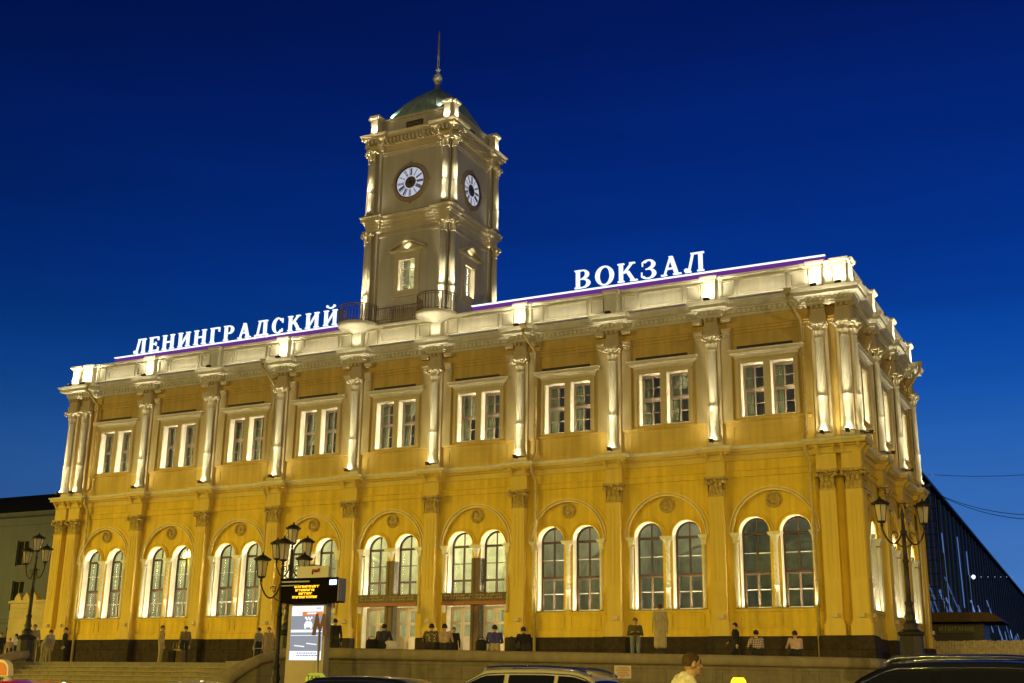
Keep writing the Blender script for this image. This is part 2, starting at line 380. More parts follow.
# ================================================================== STATION
A = 23.65; YB = 0.35; Y2 = 16.15
FC = [-23.6, -22.5] + [(-4.5 + k) * 5 for k in range(1, 9)] + [22.5, 23.6]      # columns along the front
SC = [0.40, 5.45, 10.57, 15.68]                                         # columns along the right side
FB = [-20 + 5 * k for k in range(9)]; SB = [2.9, 8.0, 13.1]
DOORS = {3, 4, 5}
st = thing('railway_station', 'long ochre two storey railway station with lit columns and arched windows', 'railway station', (0, 8, TZ))
SIDE = Matrix.Translation((24.0, 0, 0)) @ Matrix.Rotation(PI / 2, 4, 'Z')
def ring(r, hw, hc=21.95, se=1.06):
    p = [(-A - r, Y2), (-A - r, YB - r), (-hc, YB - r), (-hc, YB)]
    for c in FC[2:-2]: p += [(c - hw, YB), (c - hw, YB - r), (c + hw, YB - r), (c + hw, YB)]
    p += [(hc, YB), (hc, YB - r), (A + r, YB - r), (A + r, se), (A, se)]
    for c in SC[1:3]: p += [(A, c - hw), (A + r, c - hw), (A + r, c + hw), (A, c + hw)]
    p += [(A, 15.12), (A + r, 15.12), (A + r, Y2)]
    return p
def tr(mb, mtx):
    r = MB(); r.v = [tuple(mtx @ Vector(p)) for p in mb.v]; r.f = [list(f) for f in mb.f]; r.sm = list(mb.sm); r.mi = list(mb.mi); return r
def merge(a, b): a.add(b.v, []); o = len(a.v) - len(b.v); a.f += [[i + o for i in f] for f in b.f]; a.sm += b.sm; a.mi += b.mi

def slicewall(mb, s0, s1, z0, z1, y, holes, depth, rv=None):
    class _R:
        def add(self, *a):
            k = mb.cur; mb.cur = 1 if rvm else 0; mb.add(*a); mb.cur = k
    rvm = bool(rv); rv = _R()
    """wall sheet at depth y from s0..s1, z0..z1 with arched or square holes and their reveals.
    hole: (cx, halfw, zb, spring or top, arched)"""
    xs = {s0, s1}
    for cx, hw, zb, zs, ar in holes:
        n = 24 if ar else 1
        for i in range(n + 1): xs.add(round(cx - hw * math.cos(PI * i / n) if ar else cx - hw + 2 * hw * i / n, 5))
    xs = sorted(xs)
    def top(h, x):
        cx, hw, zb, zs, ar = h
        return zs + (math.sqrt(max(0, hw * hw - (x - cx) ** 2)) if ar else 0)
    for a, b in zip(xs[:-1], xs[1:]):
        m = (a + b) / 2; hs = [h for h in holes if abs(m - h[0]) < h[1]]
        if not hs: mb.add([(a, y, z0), (b, y, z0), (b, y, z1), (a, y, z1)], [(0, 1, 2, 3)]); continue
        h = hs[0]; ta, tb = top(h, a), top(h, b); zb = h[2]
        if zb > z0: mb.add([(a, y, z0), (b, y, z0), (b, y, zb), (a, y, zb)], [(0, 1, 2, 3)])
        mb.add([(a, y, ta), (b, y, tb), (b, y, z1), (a, y, z1)], [(0, 1, 2, 3)])
        rv.add([(a, y, ta), (b, y, tb), (b, y + depth, tb), (a, y + depth, ta)], [(0, 1, 2, 3)], h[4])
        if zb > z0: rv.add([(a, y, zb), (b, y, zb), (b, y + depth, zb), (a, y + depth, zb)], [(0, 1, 2, 3)])
    for cx, hw, zb, zs, ar in holes:
        for x in (cx - hw, cx + hw): rv.add([(x, y, zb), (x, y, zs), (x, y + depth, zs), (x, y + depth, zb)], [(0, 1, 2, 3)])

# ---- lower storey walls
WO = 0.925; WR = 0.68; SPR = 8.26; SILL = 4.97; BIGR = 1.86; BSP = 8.22
Zp = 3.76; ZE = 10.74
def lower_wall(bays, s0, s1, doors, rv, bd):
    w = MB()
    holes = []
    for i, b in enumerate(bays): holes.append((b, BIGR, (TZ if i in doors else SILL - .04), BSP, True))
    slicewall(w, s0, s1, TZ, ZE + 1.2, YB, holes, 0.10)
    for i, b in enumerate(bays):
        zb = TZ if i in doors else SILL
        hs = [(b - WO, WR, zb, SPR, True), (b + WO, WR, zb, SPR, True)]
        slicewall(w, b - BIGR - .03, b + BIGR + .03, zb - .04 if i not in doors else TZ, BSP + BIGR + .03, YB + .10, hs, 0.62, rv)
        # archivolts
        w.arch(b, BSP, BIGR, [(-.02, YB + .09), (-.02, YB - .05), (.0, YB - .09), (.045, YB - .09), (.05, YB - .03), (.13, YB - .025), (.135, YB - .07), (.175, YB - .07), (.18, YB - .03), (.36, YB - .03), (.365, YB + .01)], 48, smooth=False)
        for sx in (-1, 1):
            w.arch(b + sx * WO, SPR, WR, [(.0, YB + .10), (.0, YB + .06), (.03, YB + .03), (.08, YB + .03), (.085, YB + .075), (.14, YB + .075), (.145, YB + .04), (.18, YB + .04), (.185, YB + .11)], 36, smooth=False)
        for r0_, r1_ in ((.0, .042), (.130, .168)): bd.arch(b, BSP, BIGR, [(r0_, YB - .03), (r0_, YB - .098), (r1_, YB - .098), (r1_, YB - .03)], 48, smooth=False)  # pale beads put the bright lit lines of the arches into the colour
        # medallion in the tympanum
        if i not in doors:
            for sx in (-1, 1):   # apron panels
                x0, x1 = b + sx * WO - .78, b + sx * WO + .78
                for q in ((x0, x1, 4.68, 4.74), (x0, x1, 4.16, 4.22), (x0, x0 + .06, 4.223, 4.677), (x1 - .06, x1, 4.223, 4.677)): w.box(q[0], q[1], YB - .03, YB + .02, q[2], q[3])
            w.box(b - 1.95, b + 1.95, YB - .06, YB + .02, 4.80, 4.90)
    w.mould([(s0, YB), (s1, YB)], [(-.01, Zp), (.06, Zp), (.06, Zp + .28), (.02, Zp + .34), (-.01, Zp + .34)], False) if not doors else None
    return w
bdl = MB(); bds = MB(); w = lower_wall(FB, -A, A, DOORS, True, bdl)
for a_, b_ in ((-A, -7.05), (-2.95, -2.05), (2.05, 2.95), (7.05, A)):
    w.mould([(a_, YB), (b_, YB)], [(-.01, Zp), (.06, Zp), (.06, Zp + .28), (.02, Zp + .34), (-.01, Zp + .34)], False)
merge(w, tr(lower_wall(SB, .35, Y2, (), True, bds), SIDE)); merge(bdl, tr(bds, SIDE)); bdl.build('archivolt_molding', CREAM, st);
w.box(-A, -A + .02, YB, Y2, TZ, 12); w.box(-A, A, Y2 - .02, Y2, TZ, 12)
w.build('lower_wall', [OCHRE, CREAM], st)
# ---- upper storey walls
UO = 0.695; UH = 0.53; UB = 13.50; UT = 16.0
def upper_wall(bays, s0, s1, rv):
    w = MB()
    hs = [(b + sx * UO, UH, UB, UT, False) for b in bays for sx in (-1, 1)]
    slicewall(w, s0, s1, 11.9, 18.4, YB, hs, 0.60, rv)
    for b in bays:   # apron: flat panel frame
        for q in ((b - 1.7, b + 1.7, 13.0, 13.05), (b - 1.7, b + 1.7, 12.42, 12.47), (b - 1.7, b - 1.65, 12.473, 12.997), (b + 1.65, b + 1.7, 12.473, 12.997)): w.box(q[0], q[1], YB - .025, YB + .01, q[2], q[3])
    return w
w = upper_wall(FB, -A, A, True); merge(w, tr(upper_wall(SB, .35, Y2, True), SIDE))
w.box(-A, -A + .02, YB, Y2, 12.001, 19); w.box(-A, A, Y2 - .02, Y2, 12.001, 19)
w.build('upper_wall', [BUFF, CREAM], st)
# ---- plinth
w = MB(); pth = ring(.35, .47)
gate = [k for k in range(len(pth))]
w.mould([(A + .30, Y2), (-A - .30, Y2)], [(.0, TZ), (.12, TZ), (.12, Zp), (-.1, Zp)], False)
w.mould([(-A - .35, Y2), (-A - .35, YB - .35), (-21.9, YB - .35), (-21.9, YB)], [(.10, TZ), (.10, Zp - .06), (.05, Zp), (-.4, Zp + .002)], False)
def pl(a_, b_):
    p = [(a_, YB)]
    for c in FC[2:-2]:
        if a_ < c < b_: p += [(c - .47, YB), (c - .47, YB - .35), (c + .47, YB - .35), (c + .47, YB)]
    p += [(b_, YB)]
    w.mould(p, [(-.02, TZ), (.09, TZ), (.09, Zp - .06), (.05, Zp), (-.02, Zp + .002)], False)
pl(-21.9, -6.9); pl(-3.1, -1.9); pl(1.9, 3.1); pl(6.9, 21.9)
w.mould([(21.9, YB), (21.9, YB - .35), (A + .35, YB - .35), (A + .35, 1.1), (A, 1.1)], [(.10, TZ), (.10, Zp - .06), (.05, Zp), (-.4, Zp + .002)], False)
w.mould([(A, 1.1), (A, 4.98), (A + .35, 4.98), (A + .35, 5.92), (A, 5.92), (A, 10.1), (A + .35, 10.1), (A + .35, 11.04), (A, 11.04), (A, 15.1), (A + .35, 15.1), (A + .35, Y2)], [(-.02, TZ), (.09, TZ), (.09, Zp - .06), (.05, Zp), (-.02, Zp + .002)], False)
w.build('plinth', GRANITE, st)
# ---- string course and upper cornice
w = MB()
w.mould(ring(.02, .475), [(-.02, 10.72), (.05, 10.75), (.05, 11.0), (.09, 11.02), (.09, 11.06), (.0, 11.07)])
w.build('architrave_band', OCHRE, st)
w = MB()
w.mould(ring(.33, .46, se=1.05), [(-.05, 11.45), (.03, 11.48), (.05, 11.52), (.03, 11.55), (.03, 11.74), (.14, 11.78), (.16, 11.83), (.30, 11.86), (.30, 11.99)])
lip = MB(); lip.mould(ring(.33, .46, se=1.05), [(.29, 11.985), (.31, 11.99), (.36, 12.03), (.385, 12.10), (.02, 12.19), (-.35, 12.20)]); lip.build('string_course_lip', CREAM, st)
w.build('string_course', mat('ochre_cornice', (0.72, 0.53, 0.14), 0.8, 0.12, 1, 0.1, 25, streak=0.4), st)
w = MB()
w.mould(ring(.03, .475, se=1.0), [(-.05, 17.44), (.04, 17.47), (.04, 17.60), (.08, 17.62), (.08, 17.73), (.12, 17.75), (.12, 17.79), (-.05, 17.80)])
w.build('upper_architrave_band', BUFF, st)
w = MB()
w.mould(ring(.32, .43, se=.98), [(-.05, 18.26), (.05, 18.29), (.10, 18.34), (.10, 18.40), (.16, 18.42), (.16, 18.60), (.26, 18.62), (.28, 18.66), (.46, 18.68), (.46, 18.84), (.52, 18.87), (.58, 18.95), (.60, 18.99), (.1, 19.04), (-.5, 19.05)])
w.build('cornice', CREAM, st)
w = MB()
def dent(s0, s1, y):
    n = int((s1 - s0) / .23)
    for k in range(n): w.box(s0 + (k + .25) * (s1 - s0) / n, s0 + (k + .78) * (s1 - s0) / n, y - .235, y - .15, 18.44, 18.595)
ed = [-21.95] + [x for c in FC[2:-2] for x in (c - .43, c + .43)] + [21.95]
for k in range(0, len(ed), 2): dent(ed[k] + .3, ed[k + 1] - .3, YB)
s_ = w; w = MB()
for a_, b_ in ((.98, 5.02), (5.88, 10.14), (11.0, 15.1)): dent(a_ + .3, b_ - .3, YB)
merge(s_, tr(w, SIDE)); w = s_
for c in FC[2:-2]:
    for k in range(4): w.box(c - .40 + k * .22, c - .27 + k * .22, YB - .56, YB - .47, 18.44, 18.595)
for c0 in (-23.95, 22.0):
    for k in range(9): w.box(c0 + k * .22, c0 + .13 + k * .22, YB - .56, YB - .47, 18.44, 18.595)
w.build('dentil_molding', CREAM, st)
# ---- parapet with panels
w = MB()
pp = ring(.05, .33, 22.0, 1.0)
w.mould(pp, [(.22, 19.03), (.22, 19.14), (.13, 19.16), (.13, 20.18), (.20, 20.22), (.24, 20.27), (.24, 20.36), (-.4, 20.38), (-.4, 19.0)])
def panels(bays, width):
    p = MB()
    for b in bays:
        for x0, x1 in ((b - 2.0, b - 1.30), (b - 1.1, b + 1.1), (b + 1.30, b + 2.0)):
            for q in ((x0, x1, 20.02, 20.07), (x0, x1, 19.33, 19.38), (x0, x0 + .05, 19.382, 20.018), (x1 - .05, x1, 19.382, 20.018)): p.box(q[0], q[1], YB - .235, YB - .12, q[2], q[3])
    return p
merge(w, panels(FB, 5)); merge(w, tr(panels(SB, 5), SIDE))
w.build('parapet', CREAM, st)
w = MB(); w.box(-A, A, .6, Y2 - .3, 19.2, 19.6); w.build('roof', mat('roof_tin', (0.12, 0.12, 0.12), 0.6, 0.2, 1), st)
# thin dark bird-proof strips on the cornice edge
# ---- capitals
def leaf(mb, bx, by, bz, ang, h, wd, curl):
    d = Vector((math.cos(ang), math.sin(ang), 0)); s = Vector((-d.y, d.x, 0)); b = Vector((bx, by, bz)); vs = []
    for t, o, ww in ((0, 0, .8), (.45, .25, 1.0), (.8, .75, .8), (1.0, 1.25, .45), (.93, 1.5, .2)):
        for k in (-1, 0, 1): vs.append(b + d * (curl * (o + (.28 if k == 0 else 0))) + s * (k * wd * ww / 2) + Vector((0, 0, t * h)))
    fs = []
    for j in range(4):
        for k in range(2): a_ = j * 3 + k; fs.append((a_, a_ + 1, a_ + 4, a_ + 3))
    mb.add(vs, fs, True)
def round_capital(r, h, w, a0=-PI, a1=0.0):
    m = MB()
    m.lathe([(r * 1.1, 0), (r * 1.18, .03), (r * 1.1, .06), (r * 1.0, .07), (r * 1.02, h * .5), (r * 1.3, h * .8), (r * 1.5, h * .88)], (0, 0), 14, a0, a1)
    for row, (n, z, hh, ofs) in enumerate(((5, .06, h * .40, 0), (4, .10, h * .66, .5))):
        for k in range(n + (1 if row == 0 else 0)):
            a = a0 + (a1 - a0) * (k + ofs) / n; leaf(m, r * 1.02 * math.cos(a), r * 1.02 * math.sin(a), z, a, hh, r * .75, r * .26)
    for sx in (-1, 1):
        for q in range(2): m.ball((sx * (w * .40 - q * .07), -w * .34 + q * .03, h * (.78 - .1 * q)), .075 - .01 * q, 6, 1, 1, 1.1)
        m.ball((sx * w * .40, r * .1, h * .78), .07, 6)
    m.ball((0, -w * .40, h * .88), .06, 6)
    m.prism([(-w / 2, .12), (-w / 2, -w * .36), (-w * .40, -w * .44), (-w * .2, -w * .36), (w * .2, -w * .36), (w * .40, -w * .44), (w / 2, -w * .36), (w / 2, .12)], 'z', h * .88, h)
    return m
def flat_capital(w0, h, w1, dep):
    m = MB()
    m.box(-w0 / 2 - .03, w0 / 2 + .03, -.04, dep, 0, .07)
    m.box(-w0 / 2 + .05, w0 / 2 - .05, .07, dep, .07, h * .6); m.box(-w0 / 2 + .02, w0 / 2 - .02, .03, dep, h * .6, h * .86)
    for k in range(4): leaf(m, -w0 / 2 + w0 * (k + .5) / 4, .05, .07, -PI / 2, h * .36, w0 / 4.6, .095)
    for k in range(3): leaf(m, -w0 / 3.2 + w0 / 1.6 * k / 2, .04, .2, -PI / 2, h * .5, w0 / 4.2, .11)
    for sx in (-1, 1):
        for y in (.1, dep * .7): leaf(m, sx * w0 / 2, y, .07, 0 if sx > 0 else PI, h * .36, .18, .05); leaf(m, sx * w0 / 2, y, .2, 0 if sx > 0 else PI, h * .5, .18, .06)
        m.ball((sx * (w1 / 2 - .10), -.12, h * .74), .10, 7); m.ball((sx * (w1 / 2 - .22), -.08, h * .66), .07, 6)
        m.ball((sx * (w1 / 2 - .09), dep * .6, h * .74), .09, 6)
    m.ball((0, -.14, h * .86), .07, 6); m.ball((-.13, -.07, h * .70), .05, 6); m.ball((.13, -.07, h * .70), .05, 6)
    m.prism([(-w1 / 2, dep), (-w1 / 2, -.12), (-w1 / 2 + .08, -.19), (-w1 * .2, -.11), (w1 * .2, -.11), (w1 / 2 - .08, -.19), (w1 / 2, -.12), (w1 / 2, dep)], 'z', h * .86, h)
    return m
md = MB(); md.arch(0, 9.67, .30, [(-.05, YB + .10), (-.05, YB + .0), (.0, YB - .02), (.03, YB + .03), (.06, YB + .03), (.07, YB + .101)], 28, 0, 2 * PI, smooth=False)
md.prism([(.26 * math.cos(2 * PI * k / 28), 9.67 + .26 * math.sin(2 * PI * k / 28)) for k in range(28)], 'y', YB + .07, YB + .098)
md.ball((-.01, YB + .06, 9.74), .10, 8, .9, .5, 1.2); md.ball((.02, YB + .07, 9.55), .15, 7, 1.1, .4, .6); md.ball((.07, YB + .03, 9.73), .035, 5); md.ball((-.07, YB + .04, 9.80), .06, 5)
medm = md.mesh('medallion', MATS['carved_ochre_stone'] if 'carved_ochre_stone' in MATS else mat('carved_ochre_stone', (0.52, 0.37, 0.12), 0.85, 0.35, 6))
# ---- lower pilasters
pm = MB(); pw = .68
pm.box(-pw / 2, pw / 2, 0, YB + .02, Zp + .62, 9.88)
for k in range(3): pm.box(-pw / 2 + .10 + k * .19, -pw / 2 + .20 + k * .19, -.018, .01, 6.1, 9.6)   # shallow reeds
pm.box(-pw / 2 - .04, pw / 2 + .04, -.05, YB, Zp + .48, Zp + .62); pm.box(-pw / 2 - .10, pw / 2 + .10, -.09, YB, Zp + .004, Zp + .48)
pm.box(-pw / 2 - .10, pw / 2 + .10, .02, YB, 10.765, 11.46)                                      # entablature block over the capital
for sx in (-1, 1):   # small scrolled consoles under the ressaut
    pm.prism([(YB, 11.44), (-.02, 11.44), (-.10, 11.60), (-.22, 11.72), (-.28, 11.84), (YB, 11.84)], 'x', sx * .36 - .06, sx * .36 + .06)
pmesh = pm.mesh('pilaster', OCHRE2); capm = flat_capital(pw, .89, 1.0, .3).mesh('capital', mat('carved_ochre_stone', (0.52, 0.37, 0.12), 0.85, 0.35, 6))
fb = MB(); fb.box(-.10, .10, -.10, .10, 0, .19, .015, .015); fbm = fb.mesh('junction_box', mat('pale_box', (0.62, 0.5, 0.33), 0.6, 0.1))
def on(s, side): return (Vector((s, 0, 0)), 0.0) if not side else (SIDE @ Vector((s, 0, 0)), PI / 2)
def part(name, me, s, side, z=0, y=0.0, parent=st, world=None):
    o = bpy.data.objects.new(name, me); COL.objects.link(o); o.parent = parent; o.matrix_parent_inverse = winv(parent)
    p = Vector((s, y, z)); o.location = (SIDE @ p) if side else p; o.rotation_euler = (0, 0, PI / 2 if side else 0)
    return o
for side, cols in ((False, FC), (True, SC)):
    for c in cols:
        o = part('pilaster', pmesh, c, side); k = link('capital', capm, o, (0, 0, 9.88))
        part('junction_box', fbm, c + .06, side, Zp + .72, -.05)
# ---- upper columns
cm = MB()
def flute(a, z): return 1 - .10 * (0.5 - 0.5 * math.cos(a * 20))
cm.lathe([(.30, 12.42), (.30, 12.5), (.26, 12.52), (.26, 12.6), (.215, 12.62), (.217, 13.98), (.227, 14.0), (.227, 14.05)], (0, 0.08), 20, -PI * 1.05, PI * .05)
cm.lathe([(.200, 14.05), (.198, 14.8), (.193, 15.6), (.187, 16.3), (.183, 16.69)], (0, 0.08), 80, -PI * 1.05, PI * .05, True, flute)
cmesh = cm.mesh('column', CREAM); ccap = round_capital(.195, .74, .86).mesh('capital', mat('carved_cream_stucco', (0.66, 0.57, 0.34), 0.75, 0.2, 6))
bm_ = MB()
bm_.box(-.37, .37, .17, YB + .02, 12.2, 17.46); bm_.box(-.87, .87, .25, YB + .02, 13.36, 17.30)
for sx in (-1, 1):
    x0, x1 = sorted((sx * .50, sx * .87))
    bm_.box(x0, x1, .215, YB, 17.304, 17.40); bm_.box(x0 - .015, x1 + .015, .18, YB, 17.404, 17.52); bm_.box(x0 - .03, x1 + .03, .15, YB, 17.524, 17.64); bm_.box(x0 - .04, x1 + .04, .11, YB, 17.644, 17.72)
    bm_.box(x0 - .04, x1 + .04, .12, YB, 18.04, 18.12); bm_.box(x0 - .06, x1 + .06, .07, YB, 18.124, 18.25)
bm_.box(-.36, .36, -.05, YB, 17.44, 17.80); bm_.box(-.31, .31, .0, YB, 17.804, 18.28)
for k in (-1, 0, 1): bm_.box(k * .24 - .05, k * .24 + .05, -.12, 0.0, 18.10, 18.279)
bmesh_ = bm_.mesh('column_backing', mat('buff_trim', (0.64, 0.52, 0.27), 0.8, 0.12, 0.8, 0.1, 25, streak=0.4))
bc = MB()   # narrower backing for the paired corner columns
bc.box(-.37, .37, .17, YB + .02, 12.2, 17.46); bc.box(-.36, .36, -.05, YB, 17.44, 17.80); bc.box(-.31, .31, .0, YB, 17.804, 18.28)
for k in (-1, 0, 1): bc.box(k * .24 - .05, k * .24 + .05, -.12, 0.0, 18.10, 18.279)
bcm = bc.mesh('column_backing', MATS['buff_trim'])
fx = MB(); fx.box(-.07, .07, -.10, .05, -.10, 0); fx.box(-.03, .03, .0, .30, -.08, -.03); fx.box(-.09, .09, -.13, .06, 0, .04)
fxm = fx.mesh('uplight', IRON)
def ledpos(s, y, z, side): return SIDE @ Vector((s, y, z)) if side else Vector((s, y, z))
for side, cols in ((False, FC), (True, SC)):
    for c in cols:
        corner = (c in (FC[0], FC[1], FC[-1], FC[-2])) if not side else c in (SC[0], SC[3])
        part('column_backing', bcm if corner else bmesh_, c, side)
        o = part('column', cmesh, c, side); link('capital', ccap, o, (0, .08, 16.68))
        part('uplight', fxm, c, side, 12.38, -.42)
        light('column_uplight', 'SPOT', ledpos(c, -.50, 12.46, side), ledpos(c, -.16, 13.0, side), 55, WARM, spot_size=math.radians(165), spot_blend=1.0, shadow_soft_size=0.05)
        light('column_uplight', 'SPOT', ledpos(c, -.56, 12.46, side), ledpos(c, -.17, 13.5, side), 150, WARM, spot_size=math.radians(50), spot_blend=1.0, shadow_soft_size=0.05)
        light('column_beam', 'SPOT', ledpos(c, -.52, 12.46, side), ledpos(c, -.12, 17.2, side), 1300, WARM, spot_size=math.radians(24), spot_blend=1.0, shadow_soft_size=0.05)
# ---- parapet pedestals
pd = MB(); pd.box(-.33, .33, -.10, .30, 19.045, 19.15); pd.box(-.28, .28, -.05, .30, 19.15, 20.10); pd.box(-.33, .33, -.10, .32, 20.10, 20.16)
pd.mould([(-.33, .32), (-.33, -.10), (.33, -.10), (.33, .32)], [(0, 20.16), (.09, 20.24), (.09, 20.34), (-.3, 20.36)])
pdm = pd.mesh('pedestal', CREAM)
fl = MB(); fl.box(-.14, .14, -.07, .07, 0, .09); fl.box(-.12, .12, -.05, .05, .09, .11)
flm = fl.mesh('ledge_floodlight', IRON)
DARKP = (FC[3], FC[8])
for side, cols in ((False, FC), (True, SC)):
    for c in cols:
        if not side and c in (-2.5, 2.5): continue
        part('pedestal', pdm, c, side)
        part('ledge_floodlight', flm, c, side, 19.04, -.50)
        if side or c not in DARKP:
            light('pedestal_light', 'SPOT', ledpos(c, -.62, 19.16, side), ledpos(c, .0, 19.95, side), 150, WARM, spot_size=math.radians(110), spot_blend=0.8, shadow_soft_size=0.06)
# soft wash of the parapet panels from the ledge
for b in FB: light('parapet_wash', 'AREA', (b, -.30, 19.10), (b, .1, 19.9), 14, WARM, shape='RECTANGLE', size=3.2, size_y=0.05)
for b in SB: light('parapet_wash', 'AREA', SIDE @ Vector((b, -.30, 19.10)), SIDE @ Vector((b, .1, 19.9)), 16, WARM, shape='RECTANGLE', size=0.05, size_y=3.2)

# ---- upper windows
wf = MB()
fy = .36     # frame depth behind the wall face
def rect_frame(m, x0, x1, z0, z1, y0, y1, t):
    m.box(x0, x0 + t, y0, y1, z0, z1); m.box(x1 - t, x1, y0, y1, z0, z1); m.box(x0 + t, x1 - t, y0, y1, z1 - t, z1); m.box(x0 + t, x1 - t, y0, y1, z0, z0 + t)
hw = UH - .003
rect_frame(wf, -hw, hw, UB + .003, UT - .003, YB + fy, YB + fy + .10, .07)
wf.box(-hw + .07, hw - .07, YB + fy - .01, YB + fy + .10, 14.76, 14.86)
for z0, z1 in ((UB + .073, 14.76), (14.86, UT - .073)):
    rect_frame(wf, -hw + .07, hw - .07, z0, z1, YB + fy + .03, YB + fy + .08, .055)
    wf.box(-.03, .03, YB + fy + .02, YB + fy + .08, z0 + .055, z1 - .055)
    zz = (z0 + z1) / 2
    for sx in (-1, 1): x0, x1 = sorted((sx * .03, sx * (hw - .125))); wf.box(x0, x1, YB + fy + .03, YB + fy + .07, zz - .02, zz + .02)
uwm = wf.mesh('window', mat('grey_white_frame', (0.24, 0.18, 0.12), 0.5, 0.08, 4))
g_ = MB(); g_.box(-hw + .05, hw - .05, YB + fy + .05, YB + fy + .058, UB + .05, UT - .05); upm = g_.mesh('pane', GLASS)
g_ = MB(); g_.box(-hw, hw, YB - .05, YB + fy - .002, UB - .035, UB + .0025); usm = g_.mesh('sill', CREAM)
sr = MB()   # surround of a pair with its hood
b0 = 0
for x0, x1 in ((-1.43, -UO - UH - .002), (UO + UH + .002, 1.43), (-UO + UH + .002, UO - UH - .002)): sr.box(x0, x1, YB - .07, YB, UB - .04, 16.004); 
sr.box(-1.43, 1.43, YB - .07, YB, 16.004, 16.22); sr.box(-1.36, 1.36, YB - .10, YB - .07, 16.07, 16.13)
for x in (-1.43, 1.33): sr.box(x, x + .10, YB - .10, YB - .07, UB - .04, 16.004)
sr.cur = 1; sr.mould([(-1.46, YB), (-1.46, YB - .05), (1.46, YB - .05), (1.46, YB)], [(-.03, 16.22), (.02, 16.26), (.02, 16.34), (.12, 16.38), (.18, 16.44), (.28, 16.46), (.28, 16.57), (.33, 16.62), (.02, 16.69), (-.1, 16.69)], False)
srm = sr.mesh('window_surround', [MATS['buff_trim'], mat('cream_trim', (0.76, 0.68, 0.46), 0.75, 0.12, 1, 0.1, 25, streak=0.3)])
sl = MB(); sl.mould([(0, YB), (1, YB)], [(-.02, 13.22), (.05, 13.25), (.09, 13.33), (.09, 13.37), (-.02, 13.40)], False)
# bird strips (thin dark mesh line on top of hoods)
bs = MB(); bs.box(-1.3, 1.3, YB - .28, YB - .25, 16.66, 16.78); bs2 = MB(); bs2.box(-1.65, 1.65, YB - .50, YB - .47, 19.03, 19.13); bsm = bs.mesh('pigeon_spikes', mat('dark_wire', (0.05, 0.045, 0.04), 0.6, 0)); bsm2 = bs2.mesh('pigeon_spikes', MATS['dark_wire'])
def strip(p0, p1, dirv, w, e, col=WARM):
    p0, p1 = Vector(p0), Vector(p1); c = (p0 + p1) / 2; L = (p1 - p0).length
    l = bpy.data.lights.new('window_strip_light', 'AREA'); l.shape = 'RECTANGLE'; l.size = L; l.size_y = w; l.energy = e; l.color = col
    o = bpy.data.objects.new('window_strip_light', l); COL.objects.link(o)
    x = (p1 - p0).normalized(); z = -Vector(dirv).normalized(); y = z.cross(x)
    m = Matrix((x, y, z)).transposed().to_4x4(); m.translation = c; o.matrix_world = m
UEN = 20
for side, bays in ((False, FB), (True, SB)):
    T = SIDE if side else Matrix.Identity(4); R3 = T.to_3x3()
    for b in bays:
        part('medallion', medm, b, side); part('window_surround', srm, b, side); part('pigeon_spikes', bsm, b, side); part('pigeon_spikes', bsm2, b, side)
        for sx in (-1, 1):
            o = part('window', uwm, b + sx * UO, side); link('pane', upm, o, (0, 0, 0)); link('sill', usm, o, (0, 0, 0))
            c = b + sx * UO
            if not side: strip(T @ Vector((c + UH - .012, YB + .16, UB + .1)), T @ Vector((c + UH - .012, YB + .16, UT - .1)), R3 @ Vector((-1, -.1, 0)), .03, UEN)
            strip(T @ Vector((c - UH + .1, YB + .14, UB + .015)), T @ Vector((c + UH - .1, YB + .14, UB + .015)), R3 @ Vector((0, -.25, 1)), .03, UEN * .45)
            if side: strip(T @ Vector((c - UH + .012, YB + .16, UB + .1)), T @ Vector((c - UH + .012, YB + .16, UT - .1)), R3 @ Vector((1, -.1, 0)), .03, UEN)
sb_ = MB()
for k in range(0, len(ed), 2): sb_.mould([(ed[k] - .42 if k else ed[k], YB), (ed[k + 1] + .42 if k < len(ed) - 2 else ed[k + 1], YB)], [(-.02, 13.24), (.05, 13.27), (.10, 13.33), (.10, 13.36), (-.02, 13.39)], False)
s2 = MB()
for a_, b_ in ((.98, 5.1), (5.8, 10.2), (10.95, 15.2)): s2.mould([(a_, YB), (b_, YB)], [(-.02, 13.24), (.05, 13.27), (.10, 13.33), (.10, 13.36), (-.02, 13.39)], False)
merge(sb_, tr(s2, SIDE)); sb_.build('sill_band', BUFF, st)

